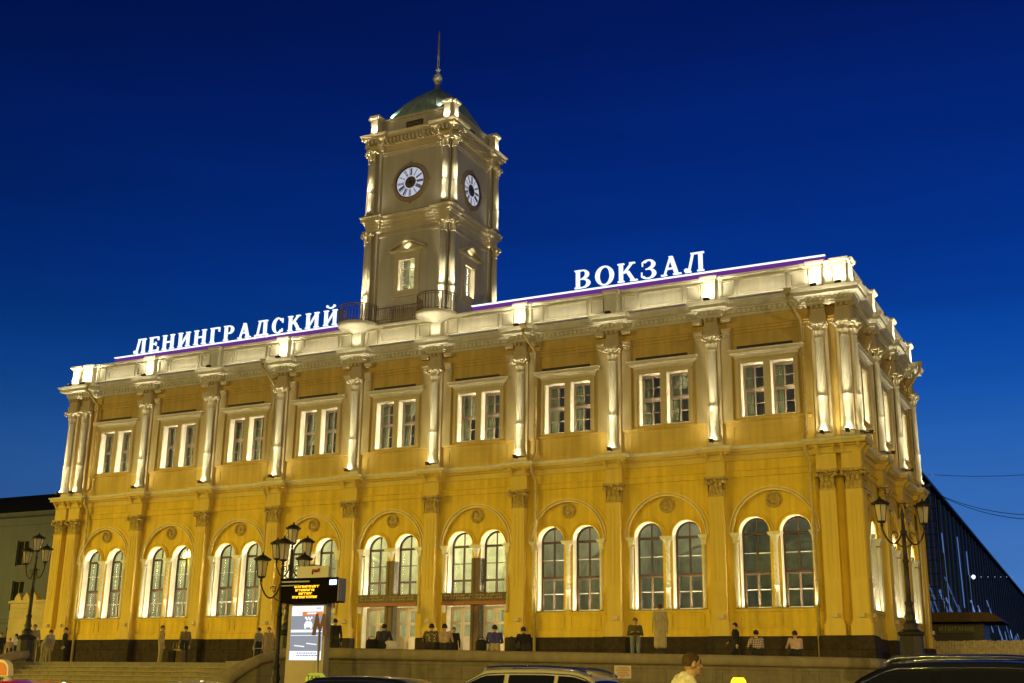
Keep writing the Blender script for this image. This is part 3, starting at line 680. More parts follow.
# ---- lower windows
LY = YB + .10 + .40
def arch_poly(hw, z0, zs, n=20): return [(-hw, z0), (hw, z0)] + [(hw * math.cos(PI * i / n), zs + hw * math.sin(PI * i / n)) for i in range(0, n + 1)]
def low_window(z0):
    m = MB(); hw = WR - .003
    m.cur = 0
    m.box(-hw, -hw + .08, LY, LY + .09, z0, SPR); m.box(hw - .08, hw, LY, LY + .09, z0, SPR)
    m.arch(0, SPR, hw - .08, [(0, LY), (.08, LY), (.08, LY + .09), (0, LY + .09), (0, LY)], 20)
    m.box(-hw + .08, hw - .08, LY - .03, LY + .09, SPR - .09, SPR + .02); m.box(-hw + .08, hw - .08, LY - .03, LY + .09, 6.50, 6.60)
    m.box(-.04, .04, LY - .01, LY + .07, 6.60, SPR - .09); m.box(-.025, .025, LY, LY + .06, SPR + .02, SPR + hw - .08)
    m.cur = 1
    if z0 < 5.2:
        rect_frame(m, -hw + .081, hw - .081, z0 + .002, 6.498, LY + .01, LY + .08, .06); m.box(-.05, .05, LY, LY + .08, z0 + .062, 6.438)
    else: m.box(-.05, .05, LY, LY + .08, z0, 6.498)
    m.cur = 2
    for z in (7.38, 5.78):
        if z > z0 + .3:
            for sx in (-1, 1): x0, x1 = sorted((sx * .05, sx * (hw - .081))); m.box(x0, x1, LY + .02, LY + .06, z - .02, z + .02)
    if z0 < 5.2: m.box(-hw + .14, hw - .14, LY - .012, LY + .0, z0 + .01, z0 + .065)
    return m
lwm = low_window(SILL + .003).mesh('window', [WOOD, WOODL, WHITE]); lwd = low_window(5.90).mesh('window', [WOOD, WOOD, WOOD])
g_ = MB(); g_.prism(arch_poly(WR - .05, SILL + .04, SPR), 'y', LY + .04, LY + .048); lpm = g_.mesh('pane', GLASS)
g_ = MB(); g_.prism(arch_poly(WR - .05, 5.91, SPR), 'y', LY + .04, LY + .048); lpd = g_.mesh('pane', GLASS)
g_ = MB(); g_.box(-WR - .08, WR + .08, YB - .02, YB + .10, SILL - .10, SILL - .002); g_.box(-WR + .01, WR - .01, YB + .10, LY - .02, SILL - .03, SILL + .002); lsm = g_.mesh('sill', mat('stone_sill', (0.35, 0.29, 0.17), 0.7, 0.1))
# colonnettes: spiral shaft between the pair, smooth half shafts at the sides
def spiral(a, z): return 1 + .13 * math.cos(2 * a + z * 26)
cn = MB()
cn.lathe([(.15, SILL), (.15, SILL + .12), (.12, SILL + .16), (.115, SILL + .9), (.14, SILL + .93), (.14, SILL + 1.0)], (0, 0), 14)
zz = [SILL + 1.0 + i * (7.78 - SILL - 1.0) / 60 for i in range(61)]
cn.lathe([(.105, z) for z in zz], (0, 0), 16, 0, 2 * PI, True, spiral)
cc_ = MB(); cc_.lathe([(.12, 7.78), (.15, 7.80), (.12, 7.83), (.14, 8.0), (.24, 8.10)], (0, 0), 12)
for k in range(8): leaf(cc_, .12 * math.cos(k * PI / 4), .12 * math.sin(k * PI / 4), 7.83, k * PI / 4, .24, .10, .05)
cc_.box(-.28, .28, -.22, .22, 8.10, 8.17); cc_.box(-.31, .31, -.25, .22, 8.17, 8.24)
cnm = cn.mesh('colonnette', CREAM); ccm = cc_.mesh('capital', CREAM)
hb = MB(); hb.box(-.09, .09, -.05, .10, SILL, 7.78); hb.lathe([(.09, SILL), (.075, SILL + .1), (.075, 7.78)], (.0, -.05), 10)
hcp = MB(); hcp.box(-.12, .12, -.09, .12, 7.78, 7.84); hcp.box(-.13, .13, -.09, .12, 7.92, 8.08); hcp.box(-.18, .18, -.14, .12, 8.08, 8.15); hcp.box(-.22, .22, -.18, .12, 8.15, 8.24)
for k in (-1, 0, 1): leaf(hcp, k * .08, -.09, 7.84, -PI / 2, .22, .08, .045)
hbm = hb.mesh('jamb_shaft', CREAM); hcm = hcp.mesh('capital', CREAM)
cs = MB(); cs.lathe([(.03, 7.58), (.10, 7.70), (.14, 7.86), (.20, 8.02), (.30, 8.12)], (0, 0), 14); cs.box(-.33, .33, -.2, .2, 8.12, 8.24)
for k in range(7): leaf(cs, .09 * math.cos(PI + k * PI / 6), .09 * math.sin(PI + k * PI / 6), 7.76, PI + k * PI / 6, .32, .10, .06)
csm = cs.mesh('hanging_capital', CREAM)
LEN_ = 27
for side, bays in ((False, FB), (True, SB)):
    T = SIDE if side else Matrix.Identity(4); R3 = T.to_3x3()
    for i, b in enumerate(bays):
        dr = (not side) and i in DOORS
        for sx in (-1, 1):
            c = b + sx * WO
            o = part('window', lwd if dr else lwm, c, side); link('pane', lpd if dr else lpm, o, (0, 0, 0))
            if not dr: link('sill', lsm, o, (0, 0, 0))
            zb = 5.95 if dr else SILL + .05
            yl = YB + .10 + .09
            if not side: strip(T @ Vector((c + WR - .012, yl, zb)), T @ Vector((c + WR - .012, yl, SPR - .05)), R3 @ Vector((-1, -.4, 0)), .03, LEN_ * (SPR - zb) / 3.2)
            strip(T @ Vector((c - WR + .012, yl, zb)), T @ Vector((c - WR + .012, yl, SPR - .05)), R3 @ Vector((1, -.5, 0)), .03, LEN_ * (.4 if not side else .13) * (SPR - zb) / 3.2)
            strip(T @ Vector((c - WR + .08, yl, zb + .01)), T @ Vector((c + WR - .08, yl, zb + .01)), R3 @ Vector((0, -.2, 1)), .03, LEN_ * .7)
            strip(T @ Vector((c - WR + .10, yl, SPR - .02)), T @ Vector((c + WR - .10, yl, SPR - .02)), R3 @ Vector((0, -.12, 1)), .02, LEN_ * .35)
            if dr: strip(T @ Vector((c + WR - .012, yl, 2.5)), T @ Vector((c + WR - .012, yl, 5.2)), R3 @ Vector((-1, -.25, 0)), .03, 14)
        for x in ((-BIGR + .10, BIGR - .10) if dr else (-BIGR + .10, 0, BIGR - .10)):
            z0 = 6.0 if dr else SILL + .06
            light('colonnette_uplight', 'SPOT', T @ Vector((b + x, YB - .24 if x else YB - .20, z0)), T @ Vector((b + x, YB - .04 if x else YB + .0, 8.1)), (100 if not side else 25) if x else 150, WARM, spot_size=math.radians(34), spot_blend=1.0, shadow_soft_size=.02)
        if dr: part('hanging_capital', csm, b, side, 0, YB + .10)
        else:
            o = part('colonnette', cnm, b, side, 0, YB + .12); link('capital', ccm, o, (0, 0, 0))
        for sx in (-1, 1):
            o = part('jamb_shaft', hbm, b + sx * (BIGR - .10), side, 0, YB + .02); link('capital', hcm, o, (0, 0, 0))
# ---- entrances
dl = MB(); dhw = WR - .01
rect_frame(dl, -dhw, dhw, TZ, 5.28, LY, LY + .09, .07)
for sx in (-1, 1):
    x0, x1 = sorted((sx * .008, sx * (dhw - .07)))
    rect_frame(dl, x0, x1, TZ + .01, 5.20, LY + .01, LY + .06, .10); dl.box(x0 + .1, x1 - .1, LY + .01, LY + .06, 3.0, 3.8); dl.box(x0 + .1, x1 - .1, LY + .005, LY + .06, 4.42, 4.54)
    dl.box(x0 + .08, x1 - .08, LY - .01, LY + .012, 3.8, 3.86); dl.box(x0 + .08, x1 - .08, LY - .01, LY + .012, 4.48, 4.54)
dlm = dl.mesh('door', mat('pale_door_paint', (0.55, 0.43, 0.29), 0.5, 0.1, 4))
g_ = MB(); g_.box(-dhw + .1, dhw - .1, LY + .03, LY + .036, TZ + .1, 5.15); dgm = g_.mesh('pane', GLASS)
g_ = MB()
for sx in (-1, 1): g_.tube([(sx * .07, LY - .05, 3.1), (sx * .07, LY - .05, 3.6)], .018)
dhm = g_.mesh('handle', GREY)
pr_ = MB(); pr_.box(-.245, .245, YB + .06, YB + .50, TZ, 7.6); pr_.box(-.2, -.08, YB + .03, YB + .06, TZ, 7.6); pr_.box(.08, .2, YB + .03, YB + .06, TZ, 7.6)
prm = pr_.mesh('door_pier', mat('dark_oak', (0.13, 0.075, 0.04), 0.5, 0.2, 4))
ca = MB(); ca.box(-1.78, 1.78, YB - .13, YB + .30, 5.50, 5.88); ca.box(-1.84, 1.84, YB - .15, YB - .13, 5.85, 5.90)
cam_ = ca.mesh('entrance_fascia', mat('dark_fascia', (0.11, 0.065, 0.04), 0.5, 0.3, 6))
ca = MB(); ca.box(-1.78, 1.78, YB - .19, YB + .30, 5.33, 5.49); cam2 = ca.mesh('fascia_base', mat('red_brown_board', (0.33, 0.10, 0.035), 0.5, 0.15, 6))
# worn carved relief on the fascia: rows of illegible raised marks
mk = MB(); rr = random.Random(3)
for row in range(2):
    x = -1.6
    while x < 1.55:
        ww = rr.uniform(.03, .09); hh = rr.uniform(.07, .11)
        if rr.random() < .82 and abs(x) > .12: mk.box(x, x + ww * .45, YB - .145, YB - .13, 5.60 + row * .14, 5.60 + row * .14 + hh); mk.box(x, x + ww, YB - .144, YB - .13, 5.60 + row * .14 + hh * .6, 5.60 + row * .14 + hh * .8)
        x += ww + rr.uniform(.02, .05)
mkm = mk.mesh('relief_marks', mat('worn_gilt', (0.42, 0.30, 0.16), 0.5, 0.2, 8))
for i in sorted(DOORS):
    b = FB[i]
    for sx in (-1, 1):
        o = part('door', dlm, b + sx * WO, False); link('pane', dgm, o, (0, 0, 0)); link('handle', dhm, o, (0, 0, 0))
    part('door_pier', prm, b, False)
    o = part('entrance_fascia', cam_, b, False); link('fascia_base', cam2, o, (0, 0, 0)); link('relief_marks', mkm, o, (0, 0, 0))
# ---- interior
it = MB(); it.box(-A + .1, A - .1, 5.6, 5.7, TZ, 11.8); it.box(-A + .1, A - .1, .95, 5.59, 11.3, 11.4)
for x in (-22.6, -17.5, -12.5, -7.5, 7.5, 12.5, 17.5): it.box(x - .12, x + .12, 1.4, 5.59, TZ, 11.29)
for b in FB: it.arch(b, 7.2, 1.2, [(0, 5.55), (.18, 5.52), (.2, 5.6)], 20); it.box(b - 1.4, b - 1.2, 5.5, 5.59, TZ, 7.2); it.box(b + 1.2, b + 1.4, 5.5, 5.59, TZ, 7.2)
it.build('interior_hall', ROOM, st)
it = MB(); it.box(-A + .1, A - .1, 4.2, 4.3, 11.9, 18.2); it.box(-A + .1, A - .1, .9, 4.19, 17.3, 17.4)
for x in [-22.5 + 5 * k for k in range(10)]: it.box(x - .1, x + .1, .85, 4.19, 11.95, 17.29)
it.build('upper_rooms', ROOM2, st)
it = MB(); it.box(A - 4.1, A - 4, 5.8, Y2 - .3, TZ, 17); it.build('side_rooms', ROOM2, st)
it = MB(); it.box(-A + .1, A - .1, .9, 5.59, 3.2, 3.3); it.build('hall_floor', ROOMF, st)
HALL = [1.5, 1.9, 1.4, 1.5, 2.6, 2.8, .55, .42, .10]
for b, e in zip(FB, HALL):
    light('hall_ceiling_light', 'AREA', (b, 3.6, 10.9), (b, 3.6, 0), 170 * e, (1.0, 0.90, 0.55) if b < 7 else (1.0, .85, .6), shape='RECTANGLE', size=2.5, size_y=1.2)
for b, e in zip(FB, (.9, .5, .5, .5, .8, .5, .35, .5, .3)):
    light('upper_room_light', 'AREA', (b, 3.0, 17.1), (b, 3.0, 0), 22 * e, (1.0, 0.86, 0.5), shape='RECTANGLE', size=2.0, size_y=.8)
# curtains behind the upper windows
ct = MB()
for b in FB:
    for sx in (-1, 1):
        c = b + sx * UO
        x0 = c - UH - .02; x1 = x0 + random.uniform(.30, .42); n = 14
        vs = []
        for k in range(n + 1):
            for z in (13.4, 16.1): vs.append((x0 + (x1 - x0) * k / n, YB + .78 + .04 * math.sin(k * 2.1), z))
        ct.add(vs, [(2 * k, 2 * k + 2, 2 * k + 3, 2 * k + 1) for k in range(n)], True)
bl = random.Random(11)
for b in FB:
    for sx in (-1, 1):
        if bl.random() < .4:
            c = b + sx * UO; m = MB(); zb_ = bl.choice((14.9, 15.3, 14.2)); m.box(c - UH + .08, c + UH - .08, YB + .64, YB + .65, zb_, 15.95)
            for k in range(int((15.95 - zb_) / .12)): m.box(c - UH + .08, c + UH - .08, YB + .63, YB + .64, zb_ + k * .12, zb_ + k * .12 + .05)
            m.build('blind', mat('pale_blind', (0.55, 0.50, 0.38), .8, .1), st)
ct.build('curtains', mat('curtain_cloth', (0.5, 0.45, 0.28), 0.9, 0.1, 4), st)
# ---- downpipes
def pipe(s, side=False):
    p = MB(); q = [(s, -.62, 18.78), (s, -.60, 18.55), (s + .35, .12, 17.7), (s + .35, .16, 17.3), (s + .35, .16, 12.6), (s + .3, -.1, 12.3), (s + .3, -.1, 11.7), (s + .42, .16, 11.2), (s + .42, .18, 2.5)]
    T = SIDE if side else Matrix.Identity(4)
    p.tube([T @ Vector(x) for x in q], .075, 10); h = T @ Vector((s, -.62, 18.78)); p.lathe([(.09, h.z), (.17, h.z + .22), (.18, h.z + .25)], (h.x, h.y), 12)
    for z in (16, 14.2, 10, 8, 6, 4.4): c = T @ Vector((s + (.35 if z > 12 else .42), .17, z)); p.lathe([(.095, z), (.095, z + .07)], (c.x, c.y), 10)
    p.build('downpipe', ZINC, st)
for s in (-21.9, -8.45, 6.55 + 1.4, 21.35): pipe(s)
pipe(14.75, True)
# ---- balconies at the foot of the tower
for cx in (-2.5, 2.5):
    b_ = MB(); c = (cx, .05)
    b_.lathe([(.29, 19.9), (.33, 20.0), (.48, 20.10), (.80, 20.20), (1.06, 20.25), (1.15, 20.29), (1.15, 20.39), (1.12, 20.44)], c, 28, -PI * 1.08, PI * .08)
    b_.lathe([(1.16, 20.44), (.01, 20.45)], c, 28, -PI * 1.08, PI * .08)
    b_.box(cx - .28, cx + .28, -.05, .30, 19.045, 20.15); b_.box(cx - .33, cx + .33, -.10, .30, 19.046, 19.15)
    o = b_.build('balcony', CREAM, st)
    r_ = MB()
    for z, rr_ in ((20.52, .02), (21.42, .03), (21.30, .018)): r_.tube([(cx + 1.1 * math.cos(-PI * 1.05 + PI * 1.1 * k / 20), .05 + 1.1 * math.sin(-PI * 1.05 + PI * 1.1 * k / 20), z) for k in range(21)], rr_, 6)
    for k in range(22):
        a = -PI * 1.05 + PI * 1.1 * k / 21; x, y = cx + 1.1 * math.cos(a), .05 + 1.1 * math.sin(a); r_.tube([(x, y, 20.45), (x, y, 21.42)], .016 if k % 5 else .03, 6)
    r_.build('railing', mat('bronze_iron', (0.30, 0.20, 0.08), 0.5, 0.2, 6, metal=0.3), o)
    light('balcony_light', 'SPOT', (cx, -.62, 19.16), (cx, -.1, 20.3), 45, WARM, spot_size=math.radians(120), spot_blend=0.8, shadow_soft_size=0.06)
r_ = MB(); y = .02
for z, rr_ in ((20.55, .02), (21.22, .028)): r_.tube([(-1.4, y, z), (1.4, y, z)], rr_, 6)
for k in range(23): x = -1.35 + k * 2.7 / 22; r_.tube([(x, y, 20.42), (x, y, 21.22)], .016 if k % 7 else .028, 6)
r_.build('straight_railing', MATS['bronze_iron'], st)

# ================================================================== CLOCK TOWER
TC = 3.3; TH = 2.50
tw = thing('clock_tower', 'square clock tower with green dome and spire rising over the station roof', 'clock tower', (0, TC, 19.6))
def sq(h): return [(-h, TC + h), (-h, TC - h), (h, TC - h), (h, TC + h)]
ROT = [Matrix.Translation((0, TC, 0)) @ Matrix.Rotation(k * PI / 2, 4, 'Z') @ Matrix.Translation((0, -TC, 0)) for k in range(4)]
def sqr(h, r, e):    # square plan with projecting corner blocks of length e
    p = []
    for k in range(4):
        q = [(-h - r, TC - h - r), (-h + e, TC - h - r), (-h + e, TC - h), (h - e, TC - h), (h - e, TC - h - r)]
        p += [tuple((ROT[k] @ Vector((x, y, 0)))[:2]) for x, y in q]
    return p
def around(fn):
    m = MB()
    for k in range(4): merge(m, tr(fn(), ROT[k]))
    return m
yf = TC - TH
def tfront():
    m = MB(); slicewall(m, -TH, TH, 19.6, 26.6, yf, [(0, .52, 22.2, 24.25, False)], .3); m.add([(-TH, yf, 26.6), (TH, yf, 26.6), (TH, yf, 32.1), (-TH, yf, 32.1)], [(0, 1, 2, 3)])
    for z0, z1 in ((27.35, 30.75), (20.4, 25.3)):     # thin raised panel line
        for x0, x1 in ((-1.98, -1.93), (1.93, 1.98)): m.box(x0, x1, yf - .03, yf, z0, z1)
    return m
around(tfront).build('tower_wall', TOWERP, tw)
m = MB()
for k in range(4): merge(m, tr(MB().box(-TH - .11, -TH + .52, TC - TH - .11, TC - TH + .52, 19.6, 31.2), ROT[k]))
m.build('corner_pier', TOWERP, tw)
m = MB()
m.mould(sqr(TH, .22, .62), [(-.25, 25.9), (-.02, 26.02), (.02, 26.05), (.02, 26.3), (.06, 26.34), (.06, 26.5), (.12, 26.53), (.14, 26.60), (.24, 26.66), (.24, 26.80), (.28, 26.84), (.32, 26.94), (.1, 27.10), (-.3, 27.12)])
m.mould(sq(TH), [(0, 25.7), (.05, 25.72), (.05, 25.82), (0, 25.84)])
m.build('middle_cornice', mat('tower_trim', (0.66, 0.57, 0.36), 0.75, 0.12, 1, 0.1, 25, streak=0.3), tw)
m = MB()
m.mould(sq(TH), [(0, 30.72), (.05, 30.75), (.05, 30.86), (.09, 30.88), (.09, 30.94), (0, 30.96)])
m.mould(sqr(TH, .22, .62), [(-.25, 30.98), (-.02, 31.02), (.02, 31.05), (.02, 31.34), (.10, 31.38), (.10, 31.62), (.18, 31.65), (.20, 31.68), (.38, 31.70), (.38, 31.84), (.43, 31.87), (.48, 31.98), (.1, 32.06), (-.3, 32.07)])
m.build('top_cornice', MATS['tower_trim'], tw)
def tdent():
    m = MB()
    for k in range(15): x = -1.75 + k * .25; m.box(x - .065, x + .065, yf - .40, yf - .09, 31.39, 31.64)
    for sx in (-1, 1):
        for k in range(3): x = sx * (2.08 + k * .27); m.box(x - .065, x + .065, yf - .62, yf - .30, 31.39, 31.64)
    return m
around(tdent).build('tower_dentil_molding', MATS['tower_trim'], tw)
m = MB(); m.mould(sq(2.36), [(0, 32.0), (0, 32.16), (-.04, 32.18), (-.04, 32.98), (.05, 33.02), (.07, 33.12), (-.3, 33.16), (-2.3, 33.17)])
m.build('attic', TOWERP, tw)
def vent():
    m = MB(); rect_frame(m, -.56, .56, 32.3, 32.72, yf + .14, yf + .19, .05); 
    for k in range(6): m.box(-.5, .5, yf + .15, yf + .185, 32.36 + k * .055, 32.39 + k * .055)
    return m
around(vent).build('attic_vent', mat('dark_louvre', (0.07, 0.05, 0.03), 0.6, 0.2), tw)
# tower columns: two per face per storey
tcol = {}
for key, z0, z1 in (('a', 20.4, 25.38), ('b', 27.15, 30.42)):
    c = MB(); zs = z0 + (z1 - z0) * .36
    c.lathe([(.25, z0), (.25, z0 + .08), (.21, z0 + .12), (.185, z0 + .16), (.187, zs), (.196, zs + .01), (.196, zs + .05)], (0, 0), 18)
    c.lathe([(.176, zs + .05), (.170, (zs + z1) / 2), (.155, z1)], (0, 0), 64, 0, 2 * PI, True, lambda a, z: 1 - .09 * (.5 - .5 * math.cos(a * 16)))
    tcol[key] = c.mesh('tower_column', CREAM)
tcap = round_capital(.16, .66, .66, -PI, PI).mesh('capital', MATS['carved_cream_stucco'])
pdt = MB(); pdt.box(-.21, .21, -.21, .21, 32.07, 33.10, .015, .015); pdt.mould([(-.22, .22), (-.22, -.22), (.22, -.22), (.22, .22)], [(0, 33.0), (0, 33.06), (.10, 33.16), (.10, 33.27), (-.25, 33.30)])
pdtm = pdt.mesh('tower_pedestal', CREAM)
for k in range(4):
    T = ROT[k]
    for sx in (-1, 1):
        for key, z0, z1 in (('a', 20.4, 25.38), ('b', 27.15, 30.42)):
            p = T @ Vector((sx * 2.43, .50, 0))
            o = bpy.data.objects.new('tower_column', tcol[key]); COL.objects.link(o); o.parent = tw; o.matrix_parent_inverse = winv(tw); o.location = p; o.rotation_euler = (0, 0, k * PI / 2)
            link('capital', tcap, o, (0, 0, z1))
            q0 = T @ Vector((sx * 2.50, .16, z0 + .12)); q1 = T @ Vector((sx * 2.44, .40, z1 + .3))
            if k in (0, 1, 3):
                light('tower_uplight', 'SPOT', T @ Vector((sx * 2.50, .10, z0 + .1)), T @ Vector((sx * 2.44, .40, z0 + 1.3)), 30, WARM, spot_size=math.radians(165), spot_blend=1.0, shadow_soft_size=0.04)
                light('tower_beam', 'SPOT', T @ Vector((sx * 2.50, .06, z0 + .1)), T @ Vector((sx * 2.44, .36, z1 + .4)), 1100 if key == 'a' else 600, WARM, spot_size=math.radians(28), spot_blend=1.0, shadow_soft_size=0.04)
    for sx in (-1, 1):
        p = T @ Vector((sx * 2.42, .68, 0))
        o = bpy.data.objects.new('tower_pedestal', pdtm); COL.objects.link(o); o.parent = tw; o.matrix_parent_inverse = winv(tw); o.location = p; o.rotation_euler = (0, 0, k * PI / 2)
        if k in (0, 1): light('tower_pedestal_light', 'SPOT', T @ Vector((sx * 2.44, .26, 32.16)), T @ Vector((sx * 2.42, .6, 32.9)), 55, WARM, spot_size=math.radians(110), spot_blend=.8, shadow_soft_size=.05)
# tower windows
def twin():
    m = MB(); y = yf + .2; rect_frame(m, -.517, .517, 22.203, 24.247, y, y + .08, .07); m.box(-.03, .03, y + .01, y + .07, 22.27, 24.18)
    for z in (22.75, 23.22, 23.70): m.box(-.45, -.03, y + .015, y + .065, z - .025, z + .025); m.box(.03, .45, y + .015, y + .065, z - .025, z + .025)
    return m
def tglass(): m = MB(); m.box(-.47, .47, yf + .24, yf + .248, 22.25, 24.2); return m
def tsur():
    m = MB(); y = yf
    rect_frame(m, -.80, .80, 22.12, 24.42, y - .08, y, .278); m.box(-.95, .95, y - .12, y, 22.0, 22.118); m.box(-.86, .86, y - .05, y, 24.422, 24.58)
    m.mould([(-.95, y), (-.95, y - .1), (.95, y - .1), (.95, y)], [(-.1, 24.58), (.0, 24.60), (.12, 24.64), (.14, 24.72), (-.1, 24.74)], False)
    m.prism([(-.92, 24.742), (.92, 24.742), (0, 25.20)], 'y', y - .06, y)
    for sx in (-1, 1):
        a_ = Vector((sx * 1.12, 24.74)); b_ = Vector((0, 25.28)); d = (b_ - a_); nn = Vector((-d.y, d.x)).normalized() * .10 * sx
        m.prism([tuple(a_), tuple(b_), (0, 25.40), (a_.x, a_.y + .12)][::1], 'y', y - .24 - (.002 if sx > 0 else 0), y)
    return m
for k in range(4):
    for nm, fn, mt in (('tower_window_surround', tsur, MATS['tower_trim']), ):
        tr(fn(), ROT[k]).build(nm, mt, tw)
    o = tr(twin(), ROT[k]).build('tower_window', MATS['grey_white_frame'], tw)
    pane = tr(tglass(), ROT[k]).build('pane', GLASS, o)
    T = ROT[k]; R3 = T.to_3x3()
    if k in (0, 1):
        strip(T @ Vector((.50, yf + .12, 22.3)), T @ Vector((.50, yf + .12, 24.2)), R3 @ Vector((-1, -.2, 0)), .03, 12)
        strip(T @ Vector((-.50, yf + .12, 22.3)), T @ Vector((-.50, yf + .12, 24.2)), R3 @ Vector((1, -.2, 0)), .03, 12)
        strip(T @ Vector((-.4, yf + .12, 22.23)), T @ Vector((.4, yf + .12, 22.23)), R3 @ Vector((0, -.2, 1)), .03, 10)
        light('pediment_light', 'SPOT', T @ Vector((0, yf - .22, 24.80)), T @ Vector((0, yf, 25.1)), 10, WARM, spot_size=math.radians(120), spot_blend=.8, shadow_soft_size=.03)
m = MB(); m.box(-1.9, 1.9, TC - 1.95, TC - 1.9, 21, 26); m.box(1.9, 1.95, TC - 1.9, TC + 1.9, 21, 26); m.build('tower_room', mat('pale_room', (.6, .55, .4), .8, .1), tw)
light('tower_room_light', 'POINT', (0, yf + .45, 23.9), (0, 0, 0), 7, WARM, shadow_soft_size=.1); light('tower_room_light', 'POINT', (TH - .45, TC, 23.9), (0, 0, 0), 7, WARM, shadow_soft_size=.1)
# clocks
CW = emis('clock_white', (0.78, 0.80, 0.95), .62); CB = mat('clock_black', (0.03, 0.022, 0.02), 0.5, 0); CBR = mat('clock_brown', (0.36, 0.27, 0.16), 0.6, 0.1); CDK = mat('dial_umber', (0.13, 0.095, 0.075), 0.5, 0.1)
def disc(m, r0, r1, y, n=48, z=28.79, a0=0, a1=2 * PI): m.arch(0, z, 0, [(r0, y), (r1, y)], n, a0, a1)
def clock(k):
    def B(m, nm, mt, par): return tr(m, ROT[k]).build(nm, mt, par)
    zc = 28.79; y = yf
    m = MB(); m.arch(0, zc, 0, [(.90, y - .02), (.92, y - .10), (.98, y - .11), (1.04, y - .06), (1.10, y - .08), (1.16, y - .06), (1.18, y)], 48, 0, 2 * PI)
    for a in (0, PI / 2, PI, 3 * PI / 2):
        c, s = math.cos(a), math.sin(a); q = [(1.15, -.10), (1.30, 0), (1.15, .10)]; m.prism([(r * c - t * s, zc + r * s + t * c) for r, t in q], 'y', y - .07, y)
    fr = B(m, 'clock', CBR, tw)
    m = MB(); disc(m, .34, .91, y - .03); B(m, 'dial', CW, fr)
    m = MB(); disc(m, .0005, .36, y - .034); B(m, 'dial_centre', CDK, fr); m = MB(); m.arch(0, zc, 0, [(.905, y - .031), (.905, y - .106), (.955, y - .114), (.96, y - .105)], 48, 0, 2 * PI); B(m, 'dial_rim', CB, fr)
    m = MB()
    roman = ['XII', 'I', 'II', 'III', 'IIII', 'V', 'VI', 'VII', 'VIII', 'IX', 'X', 'XI']
    for h in range(12):
        a = PI / 2 - h * PI / 6; s = roman[h]; wd = {'I': .05, 'V': .10, 'X': .10}; tot = sum(wd[c] for c in s); x = -tot / 2
        er = Vector((math.cos(a), 0, math.sin(a))); et = Vector((math.sin(a), 0, -math.cos(a)))
        for c in s:
            def bar(t0, t1, w=.011):
                p, q = er * .42 + et * t0, er * .84 + et * t1; d = (q - p); L = d.length; d.normalize(); n_ = d.cross(Vector((0, 1, 0)))
                m.obox((p + q) / 2 + Vector((0, y - .036, zc)), d, n_, (0, 1, 0), L / 2, w, .003)
            cx_ = x + wd[c] / 2
            if c == 'I': bar(cx_, cx_, .021)
            if c == 'V': bar(cx_, cx_ - .035, .014); bar(cx_, cx_ + .035, .008)
            if c == 'X': bar(cx_ - .035, cx_ + .035, .008); bar(cx_ + .035, cx_ - .035, .014)
            x += wd[c]
        ab = a - PI / 12
    for t in range(60):
        a = t * PI / 30; er = Vector((math.cos(a), 0, math.sin(a))); m.obox(er * .88 + Vector((0, y - .036, zc)), er, er.cross(Vector((0, 1, 0))), (0, 1, 0), .022, .006 if t % 5 else .012, .003)
    B(m, 'numerals', CB, fr)
    for L, w, a in ((.44, .035, PI / 2 - math.radians(337)), (.62, .024, PI / 2 - math.radians(86))):
        m = MB(); er = Vector((math.cos(a), 0, math.sin(a))); n_ = er.cross(Vector((0, 1, 0)))
        m.add([er * -.16 + n_ * w + Vector((0, y - .05 - L * .01, zc)), er * L + Vector((0, y - .05 - L * .01, zc)), er * -.16 - n_ * w + Vector((0, y - .05 - L * .01, zc)), er * -.16 + n_ * w + Vector((0, y - .04, zc)), er * L + Vector((0, y - .04, zc)), er * -.16 - n_ * w + Vector((0, y - .04, zc))], [(0, 1, 2), (5, 4, 3), (0, 1, 4, 3), (1, 2, 5, 4), (2, 0, 3, 5)])
        B(m, 'hand', CB, fr)
for k in (0, 1, 3): clock(k)
# dome, finial and spire
m = MB()
prof = [(2.26, 33.17), (2.26, 33.32), (2.17, 33.62), (1.98, 33.98), (1.78, 34.36), (1.46, 34.72), (1.12, 35.02), (.78, 35.28), (.50, 35.47), (.36, 35.62)]
def sqdome(a, z):
    c = max(abs(math.cos(a)), abs(math.sin(a))); t = min(1, max(0, (z - 33.2) / 1.9)); return (1 / c) * (1 - t) + t * 1.0 if True else 1
# rounded-square plan turning into a round crown
m.lathe(prof, (0, TC), 64, 0, 2 * PI, True, lambda a, z: (1 - min(1, (z - 33.1) / 2.2)) * min(1 / max(abs(math.cos(a)), abs(math.sin(a))), 1.30) + min(1, (z - 33.1) / 2.2))
dome = m.build('dome', COPPER, tw)
m = MB()
for k in range(24):
    a = 2 * PI * k / 24 + .01; pts = []
    for r, z in prof:
        t = min(1, (z - 33.1) / 2.2); f = (1 - t) * min(1 / max(abs(math.cos(a)), abs(math.sin(a))), 1.30) + t
        pts.append((r * f * math.cos(a), TC + r * f * math.sin(a), z + .01))
    m.tube(pts, .028, 5)
m.build('dome_seams', COPPER, dome)
m = MB()
m.lathe([(.40, 35.55), (.36, 35.68), (.20, 35.80), (.14, 36.0), (.14, 36.15), (.20, 36.22), (.30, 36.42), (.31, 36.52), (.24, 36.72), (.12, 36.86), (.10, 37.0), (.17, 37.08), (.10, 37.2), (.075, 37.9), (.10, 38.0), (.07, 38.1), (.06, 39.2), (.035, 39.7), (.005, 39.8)], (0, TC), 16)
m.build('spire', mat('pale_zinc', (0.42, 0.42, 0.40), 0.4, 0.2, 4, metal=0.6), tw)
light('dome_light', 'SPOT', (-1.7, 1.0, 33.3), (-.5, TC, 35.6), 90, (.8, 1.0, .8), spot_size=math.radians(100), spot_blend=.9, shadow_soft_size=.05)
